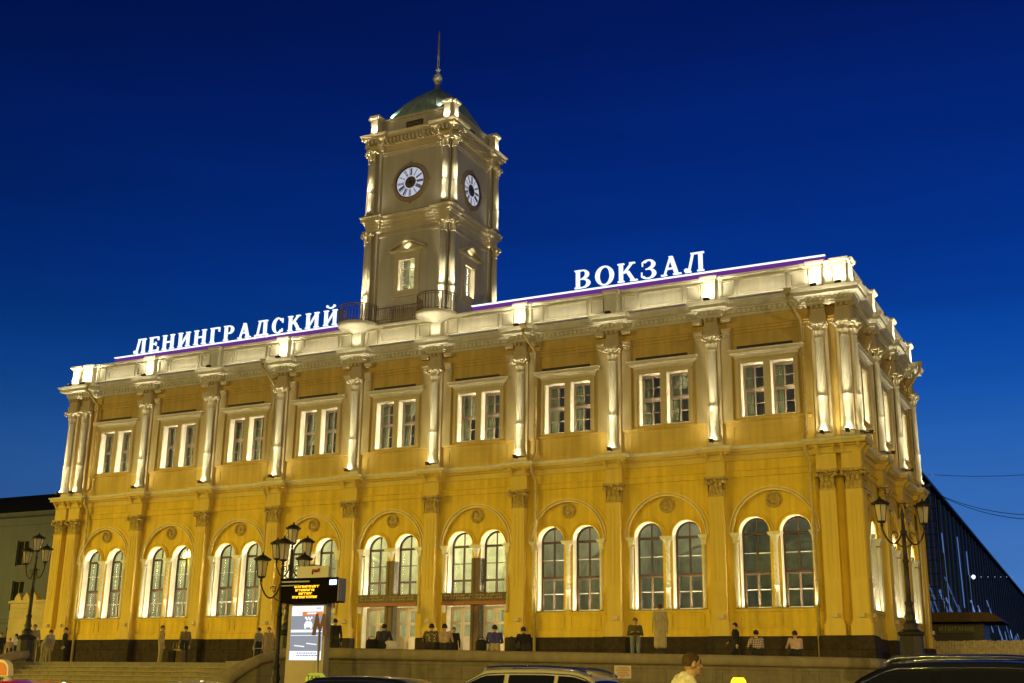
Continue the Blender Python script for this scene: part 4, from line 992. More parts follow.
light('spire_light', 'SPOT', (.8, TC - .9, 35.5), (0, TC, 37.8), 160, WARM, spot_size=math.radians(50), spot_blend=.9, shadow_soft_size=.03)
light('dome_light', 'SPOT', (1.6, .95, 33.35), (.6, TC, 36.2), 60, WARM, spot_size=math.radians(90), spot_blend=.9, shadow_soft_size=.05)

# ================================================================== ROOF SIGNS
def band(cx, cz, rx, rz, t_side, t_top, a0, a1, n=28):
    o = [(cx + rx * math.cos(math.radians(a0 + (a1 - a0) * i / n)), cz + rz * math.sin(math.radians(a0 + (a1 - a0) * i / n))) for i in range(n + 1)]
    i_ = [(cx + (rx - t_side) * math.cos(math.radians(a0 + (a1 - a0) * i / n)), cz + (rz - t_top) * math.sin(math.radians(a0 + (a1 - a0) * i / n))) for i in range(n + 1)]
    return [[o[k], o[k + 1], i_[k + 1], i_[k]] for k in range(n)]
S = .18; TN = .065
def rect(x0, x1, z0, z1): return [(x0, z0), (x1, z0), (x1, z1), (x0, z1)]
def stem(x, w=S, t=True, b=True):
    r = [rect(x, x + w, 0, 1)]
    if t: r.append(rect(x - .07, x + w + .07, .94, 1.0))
    if b: r.append(rect(x - .07, x + w + .07, 0, .06))
    return r
def dg_(x0, z0, x1, z1, w): return [(x0, z0), (x0 + w, z0), (x1 + w, z1), (x1, z1)]
GL = {
    'Л': (.92, [dg_(.13, .05, .33, 1, .09), rect(.0, .28, 0, .06), rect(.28, .90, .93, 1)] + stem(.64) + band(.06, .11, .11, .11, .10, .10, 0, 360, 12)),
    'Е': (.80, stem(.07) + [rect(.26, .74, .93, 1), rect(.68, .74, .74, .95), rect(.26, .76, 0, .07), rect(.70, .76, .05, .28), rect(.26, .55, .47, .54), rect(.50, .56, .38, .63)]),
    'Н': (.98, stem(.07) + stem(.68) + [rect(.26, .68, .46, .54)]),
    'И': (.98, stem(.07) + stem(.68) + [[(.26, .10), (.26, .22), (.68, .90), (.68, .78)]]),
    'Г': (.76, stem(.07) + [rect(.26, .70, .93, 1), rect(.64, .70, .70, .95)]),
    'Р': (.80, stem(.07) + band(.40, .72, .34, .28, .19, .06, -90, 90) + [rect(.26, .41, .94, 1), rect(.26, .41, .44, .50)]),
    'А': (.98, [dg_(.12, 0, .42, .97, .07), dg_(.66, 0,   .38, 1, .19), rect(.24, .66, .32, .39), rect(.0, .28, 0, .06), rect(.58, .97, 0, .06)]),
    'Д': (.98, [dg_(.17, .06, .33, 1, .08), rect(.66, .85, .06, 1), rect(.26, .92, .93, 1), rect(.02, .98, 0, .07), rect(.02, .08, -.22, .03), rect(.92, .98, -.22, .03)]),
    'С': (.88, band(.44, .50, .42, .53, .20, .065, 40, 320) + [rect(.73, .79, .66, .95), rect(.72, .78, .06, .26)]),
    'К': (.98, stem(.07) + [dg_(.26, .47, .64, .95, .10), dg_(.70, 0, .38, .56, .19), rect(.58, .86, .94, 1), rect(.62, .98, 0, .06)]),
    'В': (.86, stem(.07) + band(.40, .75, .33, .25, .19, .06, -90, 90) + band(.40, .26, .40, .26, .20, .06, -90, 90) + [rect(.26, .41, .94, 1), rect(.26, .41, .47, .53), rect(.26, .41, 0, .06)]),
    'О': (.98, band(.49, .50, .47, .53, .21, .065, 0, 360, 40)),
    'З': (.80, band(.36, .76, .34, .25, .18, .06, -90, 150) + band(.34, .26, .40, .28, .20, .06, -150, 90) + [rect(.22, .38, .48, .54), rect(.04, .10, .68, .90), rect(.0, .06, .12, .36)]),
}
GL['Й'] = (.98, GL['И'][1] + band(.47, 1.28, .26, .17, .07, .07, 190, 350, 14) + band(.23, 1.27, .08, .08, .079, .079, 0, 360, 12) + band(.71, 1.27, .08, .08, .079, .079, 0, 360, 12))
def sign(word, x0, x1, z0, capH, bar, label):
    th = thing('roof_sign', label, 'sign', ((bar[0] + bar[1]) / 2, .5, 20.37), group='illuminated name signs on the roof')
    tot = sum(GL[c][0] for c in word) * 1.10; gap = ((x1 - x0) - tot * capH) / (len(word) - 1); x = x0
    for c in word:
        w_, polys = GL[c]; m = MB(); XS = 1.10
        for q, p in enumerate(polys): e = .0006 * q; m.prism([(x + a * capH * XS, z0 + b * capH) for a, b in p], 'y', .44 + e, .56 - e)
        m.build('letter', SIGNW, th); x += w_ * capH * XS + gap
    m = MB(); m.box(bar[0], bar[1], .40, .56, 20.745, 20.785); m.build('white_tube', BARW, th)
    m = MB(); m.box(bar[0], bar[1], .46, .60, 20.42, 20.70); m.build('violet_strip', BARP, th)
    m = MB()
    k = int((bar[1] - bar[0]) / 2.5)
    for i in range(k + 1): x = bar[0] + .2 + i * (bar[1] - bar[0] - .4) / k; m.tube([(x, .62, 20.38), (x, .62, 20.9)], .03, 6); m.tube([(x, .62, 20.75), (x, 1.4, 19.6)], .025, 6)
    for x in (bar[0], bar[1]): pass
    m.tube([(bar[0], .62, 20.86), (bar[1], .62, 20.86)], .022, 6)
    m.build('sign_frame', IRON, th)
sign('ЛЕНИНГРАДСКИЙ', -19.45, -4.28, 20.87, .89, (-21.0, -3.9), 'white glowing thirteen letter rooftop sign left of the clock tower')
sign('ВОКЗАЛ', 10.3, 17.15, 20.89, .97, (4.35, 22.9), 'white glowing six letter rooftop sign right of the clock tower')

# ================================================================== BACKGROUND BUILDINGS
# --- grey-beige building beyond the left corner
LB = Vector((-30.5, 9.0, 0))
gb = thing('office_building', 'dim grey beige building with dark roof behind the left street lamp', 'building', (-46, 16, TZ))
GP = mat('grey_beige_plaster', (0.115, 0.125, 0.18), 0.85, 0.15, 0.6, 0.1, 20, streak=0.5)
x0, x1, y0 = -75, -26.5, 12.0; top = 13.6
m = MB(); hs = []
wx = [x1 - 2.2 - 3.9 * k for k in range(12)]
for fz in (4.0, 7.0, 10.0):
    pass
def holes_row(z0, z1): return [(x, .62, z0, z1, False) for x in sorted(wx)]
slicewall(m, x0, x1, 0, 5.6, y0, holes_row(3.1, 5.2), .25); slicewall(m, x0, x1, 5.6, 9.1, y0, holes_row(6.5, 8.6), .25); slicewall(m, x0, x1, 9.1, top, y0, holes_row(9.7, 11.6), .25)
m.box(x0, x1, y0 + .4, y0 + 14, 0, top - .02); m.box(x1 - .02, x1, y0, y0 + .4, 0, top)
m.build('wall', GP, gb)
m = MB(); m.mould([(x0, y0), (x1, y0), (x1, y0 + 14)], [(-.1, top - .9), (.06, top - .85), (.06, top - .3), (.3, top - .2), (.42, top - .02), (.42, top + .08), (-.2, top + .1)], False)
m.mould([(x0, y0), (x1, y0)], [(-.05, 5.5), (.12, 5.55), (.12, 5.75), (-.05, 5.8)], False)
m.build('cornice', GP, gb)
m = MB(); m.prism([(y0 - .5, top + .1), (y0 + 14.5, top + .1), (y0 + 11, top + 2.0), (y0 + 3, top + 2.0)], 'x', x0, x1 + .5); m.build('roof', mat('dark_tin_roof', (0.012, 0.012, 0.016), 0.9, 0.2, spec=.05), gb)
DG = mat('dark_window_glass', (0.010, 0.011, 0.014), 0.6, 0.1, spec=0.03)
for x in wx:
    for z0, z1 in ((3.1, 5.2), (6.5, 8.6), (9.7, 11.6)):
        m = MB(); rect_frame(m, x - .617, x + .617, z0 + .003, z1 - .003, y0 + .12, y0 + .2, .06); m.box(x - .03, x + .03, y0 + .12, y0 + .2, z0 + .06, z1 - .06)
        o = m.build('window', mat('dull_frame', (0.14, 0.12, 0.10), 0.6, 0.1), gb); m = MB(); m.box(x - .56, x + .56, y0 + .17, y0 + .18, z0 + .05, z1 - .05); m.build('pane', DG, o)
for k, (x, z) in enumerate([(wx[0] - 1.35, 9.5), (wx[1] - 1.3, 6.2), (wx[0] - 1.4, 6.1), (wx[1] - 1.4, 9.6), (wx[2] - 1.4, 6.2)]):
    m = MB(); m.box(x - .42, x + .42, y0 - .34, y0 - .02, z, z + .62); m.arch(x - .08, z + .31, .24, [(0, y0 - .35), (.03, y0 - .36), (.03, y0 - .34)], 16, 0, 2 * PI); m.box(x - .4, x + .4, y0 - .1, y0, z - .06, z - .005)
    o = m.build('air_conditioner', mat('ac_grey', (0.3, 0.29, 0.27), 0.6, 0.1), gb)
# --- crenellated cream wall beside the station
cwall = thing('crenellated_wall', 'cream rusticated gate wall with swallow tail merlons beside the station corner', 'wall', (-27.5, 2, TZ))
zt = dp(25, 603.5, 77).z; xl = dp(9, 620, 77).x
m = MB(); CR = mat('cream_gate_plaster', (0.56, 0.44, 0.24), 0.8, 0.15, 1, 0.2, 20)
yw = dp(9, 620, 77).y
m.box(xl, -24.2, yw, yw + .7, 0, zt)
for k in range(7): m.box(xl + .001, -24.2, yw - .04, yw + .01, TZ + .06 + k * .6, TZ + .58 + k * .6)
m.box(xl - .1, -24.2, yw - .14, yw + .8, zt, zt + .14)
m.build('wall', CR, cwall)
for u in (15.5, 28.5, 40):
    c = dp(u, 602, 77).x; m = MB()
    m.prism([(c - .29, zt + .141), (c + .29, zt + .141), (c + .29, zt + .32), (c + .17, zt + .50), (c, zt + .68), (c - .17, zt + .50), (c - .29, zt + .32)], 'y', yw + .05, yw + .45); m.build('merlon', CR, cwall)
# --- long dark glass-clad hall behind the right corner
HZ = 16.5; pA, pB = atz(918, 476, HZ), atz(1023, 597, HZ)
d = (pB - pA); d.z = 0; d.normalize(); nh = Vector((d.y, -d.x, 0)); L = 130
mh = thing('train_hall', 'long dark modern hall with slanted cold blue glowing streaks behind the station', 'hall', (pA.x + d.x * 40, pA.y + d.y * 40, TZ))
DK = mat('dark_cladding', (0.018, 0.022, 0.034), 0.7, 0.4, 0.6, spec=0.5)
m = MB(); c = pA + d * (L / 2 - 5) - nh * 15; m.obox((c.x, c.y, HZ / 2), d, nh, (0, 0, 1), L / 2, 15, HZ / 2); m.build('cladding', DK, mh)
m = MB(); c = pA + d * (L / 2 - 5); m.obox((c.x + nh.x * .1, c.y + nh.y * .1, HZ + .05), d, nh, (0, 0, 1), L / 2, .35, .10); m.build('roof_edge', mat('dark_edge', (0.02, 0.022, 0.03), 0.5, 0.1), mh)
m = MB()
for k in range(42):
    c = pA + d * (k * 3.2 - 4.5); m.obox((c.x + nh.x * .06, c.y + nh.y * .06, 9.4), d, nh, (0, 0, 1), .22, .08, 7.0)
m.build('mullions', mat('mullion_grey', (0.05, 0.065, 0.10), 0.5, 0.3, metal=0.2), mh)
r3 = random.Random(5); SL = [emis('cold_streak_glow_%s' % n_, (0.16, 0.30, 0.70), e_) for n_, e_ in (('dim', .25), ('mid', .5), ('bright', 1.0))]
t = -4.0
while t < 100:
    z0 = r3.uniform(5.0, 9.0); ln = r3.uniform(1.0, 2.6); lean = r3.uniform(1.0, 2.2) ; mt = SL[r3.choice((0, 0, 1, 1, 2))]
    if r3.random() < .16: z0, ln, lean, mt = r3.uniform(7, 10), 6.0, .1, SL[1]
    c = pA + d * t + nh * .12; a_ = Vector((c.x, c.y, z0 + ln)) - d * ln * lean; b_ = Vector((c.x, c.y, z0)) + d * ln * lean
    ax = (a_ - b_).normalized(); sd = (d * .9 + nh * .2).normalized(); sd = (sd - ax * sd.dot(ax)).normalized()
    m = MB(); m.obox((a_ + b_) / 2, ax, sd, ax.cross(sd), (a_ - b_).length / 2, .045, .03); m.build('glow_streak', mt, mh)  # slanted streaks drawn as thin glowing bars on the closed cladding
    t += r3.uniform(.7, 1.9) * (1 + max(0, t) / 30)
for k, u in enumerate((971, 979, 986, 993, 999, 1005, 1011)):
    r_ = dp(u, 577, 1) - CAM; c = CAM + r_ * ((pA - CAM).dot(nh) / r_.dot(nh)) + nh * .2
    m = MB(); m.ball((c.x, c.y, c.z), .20 if k == 0 else .055, 8); m.build('wall_lamp', emis('hall_lamp_glow' if k == 0 else 'hall_lamp_faint', (0.75, 0.88, 1.0), 2.2 if k == 0 else .4), mh)
# fire-escape ladder tower against the hall
la = thing('ladder_tower', 'dark open lattice ladder tower against the glass hall', 'ladder', (24.6, 21.5, TZ))
m = MB(); b_ = dp(931, 560, 74); bx, by = b_.x, b_.y; zt_ = dp(934, 491, 74).z
for x in (bx - .55, bx + .5):
    for y in (by, by + .9): m.tube([(x, y, TZ), (x, y, zt_ - (0 if x > bx else 1.2))], .035, 5)
for k in range(int((zt_ - TZ) / .4)):
    z = TZ + .4 * (k + 1); m.tube([(bx - .55, by, z), (bx + .5, by, z)], .018, 5)
    if k % 2: m.tube([(bx + .5, by, z), (bx + .5, by + .9, z)], .018, 5); m.tube([(bx - .55, by, z), (bx - .2, by - .4, z), (bx + .2, by - .4, z), (bx + .5, by, z)], .014, 5)
m.build('ladder', IRON, la)
# --- kiosk and wooden fence
k0 = dp(962, 640, 70); kz = dp(962, 622, 70).z
ki = thing('kiosk', 'small dark shop kiosk with overhanging brown roof and lettered sign board', 'kiosk', (k0.x, k0.y, TZ))
kx0, kx1 = dp(926, 630, 70).x, dp(990, 630, 70).x; ky = k0.y
m = MB(); m.box(kx0, kx1 - .3, ky + .2, ky + 3.2, TZ, kz); m.build('wall', mat('kiosk_dark', (0.06, 0.045, 0.04), 0.5, 0.2), ki)
m = MB(); zr = dp(962, 613, 70).z; m.prism([(kx0 - .6, kz), (kx1 + .9, kz - .02), (kx1 + .75, kz + .12), (kx1 + .45, zr - .12), (kx1 + .1, zr), (kx0 - .6, zr + .05)], 'y', ky - .9, ky + 3.6); m.build('roof', mat('brown_fascia', (0.09, 0.045, 0.012), 0.6, 0.25, 3), ki)
m = MB()
for x in (kx0 + .2, kx0 + 1.0, kx0 + 1.8, kx0 + 2.6): m.box(x, x + .6, ky + .15, ky + .198, TZ + 1.1, kz - 1.05)
m.build('shop_window', DG, ki)
m = MB(); bx0, bx1 = dp(937, 630, 70).x, dp(974, 630, 70).x; zb = dp(950, 629, 70).z; m.box(bx0, bx1, ky + .08, ky + .195, zb - .22, zb + .22); o = m.build('sign_board', mat('olive_board', (0.10, 0.085, 0.05), 0.6, 0.1), ki)
text_mesh('И ПИТАНИЕ', .34, 'kiosk_letters', mat('pale_letters', (0.30, 0.26, 0.15), 0.5, 0), .012, ki, (0, 0, 0)).matrix_world = Matrix.Translation(((bx0 + bx1) / 2, ky + .07, zb)) @ Euler((PI / 2, 0, 0)).to_matrix().to_4x4()
for o in ki.children:
    if o.name.startswith('lettering'): o.matrix_parent_inverse = winv(ki); o.location = ((bx0 + bx1) / 2, ky + .07, zb)
fa, fb_ = dp(926, 641, 66), dp(1060, 643.5, 62)
fe = thing('wooden_fence', 'plain board fence of upright planks beside the kiosk', 'fence', ((fa.x + fb_.x) / 2, (fa.y + fb_.y) / 2, TZ))
m = MB(); dd = (fb_ - fa); dd.z = 0; Lf = dd.length * 2.6; dd.normalize(); nf = Vector((dd.y, -dd.x, 0)); k = 0; t = 0
while t < Lf:
    c = fa + dd * t + nf * r3.uniform(-.01, .01); h = fa.z - TZ + r3.uniform(-.03, .03); m.obox((c.x, c.y, TZ + h / 2), dd, nf, (0, 0, 1), .072, .012, h / 2); t += .16
m.build('planks', mat('raw_planks', (0.58, 0.46, 0.27), 0.8, 0.3, 5), fe)
m = MB()
for z in (TZ + .4, TZ + 1.5): c = fa + dd * Lf / 2 - nf * .04; m.obox((c.x, c.y, z), dd, nf, (0, 0, 1), Lf / 2, .02, .05)
m.build('rails', MATS['raw_planks'], fe)
# overhead cables at the right
c1 = thing('overhead_cable', 'thin double cable sagging from the ladder tower to the right', 'cable', (36, 20, TZ))
m = MB(); a_ = dp(933, 492, 74); 
for e_, sag in ((dp(1060, 514, 60), .5), (dp(1060, 519, 60), .55)):
    m.tube([a_ + (e_ - a_) * (t / 14) - Vector((0, 0, sag * 4 * (t / 14) * (1 - t / 14))) for t in range(27)], .018, 5)
m.build('wire', IRON, c1)
c1 = thing('overhead_cable', 'single faint cable running level above the hall roof', 'cable', (36, 10, TZ))
m = MB(); a_ = dp(905, 472, 66); e_ = dp(1080, 469, 60); m.tube([a_ + (e_ - a_) * (t / 10) - Vector((0, 0, .3 * 4 * (t / 10) * (1 - t / 10))) for t in range(20)], .016, 5); m.build('wire', IRON, c1)

# ================================================================== STREET LAMPS
LG = mat('frosted_lantern_glass', (0.55, 0.50, 0.47), 0.35, 0.1, 6); LBULB = mat('white_tube_bulb', (0.8, 0.78, 0.74), 0.3, 0)
lgl = glassmat('lantern_glass', (0.86, 0.80, 0.78), 0.05, 0.25)
_t = lgl.node_tree; _o = _t.nodes['Material Output']; _m = N(_t, 'ShaderNodeMixShader'); _d = N(_t, 'ShaderNodeBsdfDiffuse'); _d.inputs[0].default_value = (0.62, 0.54, 0.52, 1); _m.inputs[0].default_value = .42
_t.links.new(_o.inputs[0].links[0].from_socket, _m.inputs[1]); _t.links.new(_d.outputs[0], _m.inputs[2]); _t.links.new(_m.outputs[0], _o.inputs[0])
def lantern_meshes():
    fr = MB(); H = .54; r0, r1 = .145, .215
    fr.lathe([(.03, -.16), (.05, -.12), (.03, -.06), (.13, -.01), (.135, .02), (.12, .03)], (0, 0), 12)
    for k in range(6):
        a = k * PI / 3; fr.tube([(r0 * math.cos(a), r0 * math.sin(a), .02), (r1 * math.cos(a), r1 * math.sin(a), H)], .012, 5)
    fr.lathe([(.24, H), (.28, H + .01), (.28, H + .05), (.23, H + .07), (.21, H + .12), (.13, H + .15), (.11, H + .18), (.05, H + .19), (.03, H + .22), (.035, H + .25), (.012, H + .27), (.008, H + .31)], (0, 0), 18)
    for k in range(12): a = k * PI / 6; fr.ball(((.27 * math.cos(a)), .27 * math.sin(a), H + .055), .03, 4)
    gl = MB(); gl.lathe([(r0 - .006, .025), (r1 - .006, H - .002)], (0, 0), 6, 0, 2 * PI, False)
    bu = MB(); bu.lathe([(.02, .03), (.035, .06), (.038, .30), (.03, .36), (.005, .39)], (0, 0), 10)
    return fr.mesh('lantern', IRON), gl.mesh('glass', lgl), bu.mesh('bulb', LBULB)
LM = lantern_meshes()
def street_lamp(label, arms, topl, base, J, rz, sc=1.0):
    th = thing('street_lamp', label, 'street lamp', base, rz, 'old fashioned iron lamps round the station')
    m = MB()
    m.lathe([(.46, 0), (.46, .12), (.40, .16), (.38, .30), (.36, 1.0), (.40, 1.04), (.42, 1.12), (.30, 1.18)], (0, 0), 8, PI / 8, 2 * PI + PI / 8, False)
    m.build('pedestal', IRON, None).parent = th
    m = MB(); m.lathe([(.28, 1.18), (.20, 1.26), (.24, 1.36), (.16, 1.44), (.13, 1.52), (.17, 1.62), (.13, 1.70), (.10, 1.95), (.13, 2.0), (.13, 2.06), (.085, 2.12), (.08, J - 1.0), (.10, J - .97), (.10, J - .9), (.07, J - .86), (.06, J - .1), (.10, J - .06), (.11, J + .02), (.06, J + .08), (.05, J + .5), (.07, J + .55), (.03, J + .66), (.008, J + .8)], (0, 0), 14)
    m.build('pole', IRON, None).parent = th
    for sx in arms:
        m = MB(); pts = []
        for k in range(15):
            t = k / 14; a = PI + PI * t
            pts.append((sx * (.06 + .70 * t), 0, J - .02 - .42 * math.sin(PI * t) ** .8 * 1 + .10 * t))
        pts.append((sx * .76, 0, J + .18)); m.tube(pts, .028, 7)
        m.tube([(sx * (.30 + .10 * math.cos(a)), 0, J - .10 + .10 * math.sin(a)) for a in [PI * k / 6 for k in range(10)]], .016, 5)
        m.tube([(sx * .05, 0, J - .5), (sx * .2, 0, J - .42), (sx * .3, 0, J - .34)], .018, 5)
        m.build('arm', IRON, None).parent = th
    pos = [(sx * .76, 0, J + .30) for sx in arms] + ([(0, 0, J + .85)] if topl else [])
    for p in pos:
        o = link('lantern', LM[0], th, p); link('glass', LM[1], o, (0, 0, 0)); link('bulb', LM[2], o, (0, 0, 0))
    th.scale = (sc, sc, sc)
    return th
def foot(u, v, d, z): p = dp(u, v, d); return Vector((p.x, p.y, z))
q = dp(903.5, 532, 39.0); street_lamp('two armed iron lamp standing before the right corner of the station', (-1, 1), False, (q.x, q.y, TZ), q.z - TZ, math.radians(40))
q = dp(35, 569.5, 55); street_lamp('three lantern iron lamp by the left corner above the steps', (-1, 1), True, (q.x, q.y, TZ), q.z - TZ, math.radians(-10))
q = dp(291, 566, 46); street_lamp('taller three lantern iron lamp on the terrace behind the information pylon', (-1, 1), True, (q.x, q.y, TZ), q.z - TZ, math.radians(-5))
q = dp(281.5, 586, 36); street_lamp('nearer three lantern iron lamp in front of the lit information pylon', (-1, 1), True, (q.x, q.y, .13), (q.z - .13) / .9, math.radians(12), .9)

# ================================================================== INFORMATION PYLON
pc = dp(306, 632, 34.0)
py = thing('information_pylon', 'information pylon with lit poster panel below an amber message display', 'information board', (pc.x, pc.y, .13))
zt_, zb_ = dp(306, 606, 34).z - .13, dp(306, 658.5, 34).z - .13
def PB(m, name, mt, par=None): o = m.build(name, mt, None); o.parent = par or py; return o
SAND = mat('sand_enamel', (0.42, 0.33, 0.24), 0.45, 0.08, 2)
hw_ = .56
m = MB(); m.box(-hw_ - .09, hw_ + .09, 0, .26, 0, zb_ - .06); m.box(-hw_ - .09, -hw_, 0, .26, zb_ - .06, zt_ + .12); m.box(hw_, hw_ + .09, 0, .26, zb_ - .06, zt_ + .12); m.box(-hw_, hw_, .06, .26, zb_ - .06, zt_ + .12); m.box(-hw_, hw_, .0, .06, zt_ + .02, zt_ + .12)
PB(m, 'casing', SAND)
m = MB(); m.box(-hw_ + .005, hw_ - .005, .03, .058, zb_ - .05, zt_ + .015); po = PB(m, 'poster', emis('poster_white', (0.80, 0.84, 0.95), 1.35))
H_ = zt_ - zb_
def prow(nm, x0, x1, f0, f1, mt, y=.026): m = MB(); m.box(x0, x1, y, y + .003, zb_ + H_ * f0, zb_ + H_ * f1); return PB(m, nm, mt, po)
PG = emis('poster_grey', (0.25, 0.28, 0.36), 1.0); PW = emis('poster_mark', (0.85, 0.88, 0.95), 1.4)
prow('poster_field', -hw_ + .01, hw_ - .03, .55, .82, PG); prow('poster_field', -hw_ + .01, hw_ - .03, .14, .50, PG)
prow('orange_strip', -.18, hw_ - .03, .82, .90, emis('poster_orange', (0.75, 0.22, 0.07), 1.0), .023)
prow('white_rule', -hw_ + .01, hw_ - .03, .435, .445, PW, .022)
m = MB()
for k in range(10): m.box(-.02 + k * .034, .008 + k * .034, .018, .021, zb_ + H_ * .85, zb_ + H_ * (.872 + .008 * (k % 3)))
for r_ in range(2):
    for k in range(12): m.box(-.40 + r_ * .42 + k * .030, -.38 + r_ * .42 + k * .030, .018, .021, zb_ + H_ * (.235 + .04 * r_ - .002 * k), zb_ + H_ * (.258 + .04 * r_ - .002 * k))
# taxi pictogram: chequers over a car front
cx_ = .05; zc = zb_ + H_ * .66
for k in range(3): m.box(cx_ - .13 + k * .10, cx_ - .07 + k * .10, .018, .021, zc + .15, zc + .20)
for k in range(2): m.box(cx_ - .08 + k * .10, cx_ - .02 + k * .10, .018, .021, zc + .10, zc + .149)
m.prism([(cx_ - .14, zc - .09), (cx_ + .14, zc - .09), (cx_ + .14, zc + .0), (cx_ + .09, zc + .07), (cx_ - .09, zc + .07), (cx_ - .14, zc)], 'y', .018, .021)
for sx in (-1, 1): m.box(cx_ + sx * .10 - .025, cx_ + sx * .10 + .025, .018, .021, zc - .13, zc - .091)
PB(m, 'poster_marks', PW, po)
m = MB()
for r_ in range(2):
    x = -.30
    while x < .38:
        w_ = r3.uniform(.02, .06); m.box(x, x + w_, .018, .021, zb_ + H_ * (.045 + .045 * r_), zb_ + H_ * (.065 + .045 * r_)); x += w_ + .02
for k in range(6): m.box(.30 + k * .03, .322 + k * .03, .018, .021, zb_ + H_ * .955, zb_ + H_ * .975)
PB(m, 'poster_small_print', emis('poster_ink', (0.10, 0.11, 0.15), 1.0), po)
# amber message display
lz0, lz1 = dp(318, 603, 34).z - .13, dp(318, 578.5, 34).z - .13
lx0, lx1 = -.76, 1.20
m = MB(); m.box(lx0, lx1, -.28, .10, lz0, lz1); m.box(lx0 - .02, lx1 + .02, -.31, -.28, lz1 - .03, lz1 + .02); dsp = PB(m, 'display_case', mat('black_case', (0.006, 0.004, 0.003), 0.85, 0.2, spec=.05))
m = MB(); m.box(lx1 + .002, lx1 + .03, -.27, .09, lz0 + .03, lz1 - .01); m.box(lx1 + .031, lx1 + .04, -.18, .0, lz0 + .05, lz1 - .12); PB(m, 'side_panel', GREY, dsp)
AMB = emis('amber_leds', (1.0, 0.50, 0.02), 2.6); m = MB(); hh = (lz1 - lz0)
for r_, (xa, xb) in enumerate(((-.28, .52), (-.24, .42), (-.12, .30), (-.34, .50))):
    z = lz1 - hh * (.33 + .145 * r_); x = xa
    while x < xb:
        w_ = r3.choice((.045, .055, .03)); t_ = r3.random()
        m.box(x, x + .015, -.288, -.284, z - .032, z + .032); m.box(x, x + w_, -.2881, -.2841, z + (.018 if t_ < .6 else -.008), z + (.032 if t_ < .6 else .008))
        if t_ > .3: m.box(x + w_ - .012, x + w_, -.2882, -.2842, z - .032, z + .032)
        if t_ > .7: m.box(x, x + w_, -.2883, -.2843, z - .032, z - .02)
        x += w_ + .018
PB(m, 'led_lettering', AMB, dsp)
m = MB(); m.box(.92, 1.16, -.288, -.284, lz1 - .19, lz1 - .05); PB(m, 'small_screen', emis('blue_white_screen', (0.45, 0.60, 1.0), 3.5), dsp)
m = MB(); m.box(lx0 + .05, .25, -.33, -.30, lz1 - .10, lz1 - .06); m.box(lx0 + .05, -.1, -.33, -.30, lz1 - .2, lz1 - .17); PB(m, 'top_rail', GREY, dsp)
light('display_spill', 'AREA', py.location + Vector((.1, -.34, (lz0 + lz1) / 2)), py.location + Vector((.1, -3, (lz0 + lz1) / 2 - .3)), 12, (1, .5, .05), size=1.0)
# pale header board with red railway emblem
hz0, hz1 = lz1 + .02, dp(312, 564.5, 34).z - .13
m = MB(); m.box(-.44, .64, .0, .16, hz0, hz1); m.box(.642, .66, .0, .16, hz0, hz1); hd = PB(m, 'header_board', mat('pale_header', (0.56, 0.50, 0.46), 0.4, 0.05))
m = MB(); zc = hz0 + (hz1 - hz0) * .58; xo = .22; u_ = .075
def tb(pts, r=.016): m.tube([(xo + x * u_, -.012, zc + z * u_) for x, z in pts], r, 6)
tb([(-1.6, -1.1), (-1.6, .2), (-1.5, .55), (-1.1, .7), (-.75, .45), (-.75, 0), (-1.1, -.2), (-1.5, -.1)])        # р
tb([(-.6, .7), (-.2, .15), (0, -.25), (.15, .15), (.15, .75)]); tb([(.15, .75), (.15, -.25), (.35, -.25), (.7, .7)])  # ж joined
tb([(.75, .1), (.8, .55), (1.2, .7), (1.55, .5), (1.6, .1), (1.3, -.2), (.95, -.15), (.75, .1)]); tb([(1.6, .1), (1.6, .5), (1.45, .95), (1.1, 1.15)])
PB(m, 'emblem', mat('emblem_red', (0.33, 0.02, 0.015), 0.4, 0), hd)
# red metro letter on a bracket in front of the panel
q = dp(320.0, 625, 33.4); zM0, zM1 = dp(319, 635.5, 33.4).z, dp(319, 613.5, 33.4).z
mt_ = thing('metro_sign', 'tilted red metro letter sign at the edge of the lit poster', 'sign', (q.x, q.y, .13))
hM = zM1 - zM0; w2 = .17; z0 = zM0 - .13
m = MB(); MR = mat('metro_red', (0.13, 0.010, 0.008), 0.35, 0.05)
pts = [(-w2 - .04, 0), (-w2 + .06, 0), (-w2 + .09, hM * .5), (-.01, hM * .12), (.01, hM * .12), (w2 - .09, hM * .5), (w2 - .06, 0), (w2 + .04, 0), (w2 - .05, hM), (w2 - .10, hM), (0, hM * .42), (-w2 + .10, hM), (-w2 + .05, hM)]
n = len(pts); m.prism([(x, z0 + z) for x, z in pts], 'y', -.05, .05); o = m.build('letter', MR, None); o.parent = mt_
m = MB(); m.tube([(0, 0, 0), (0, 0, z0 + .1)], .035, 8); m.tube([(0, .0, z0 + hM * .25), (0, .3, z0 + hM * .25)], .02, 6); o = m.build('post', GREY, None); o.parent = mt_
mt_.rotation_euler = (0, 0, math.radians(28))
# notice on the wall
a_, b_ = P[3], P[2]; 
nd = (P[3] - P[2]).normalized(); nn = Vector((nd.y, -nd.x, 0)); q = P[2].lerp(P[3], 1.0)
qq = dp(622.5, 672.5, (dp(622, 653, 38) - CAM).dot(F_) * 0 + 37.4)
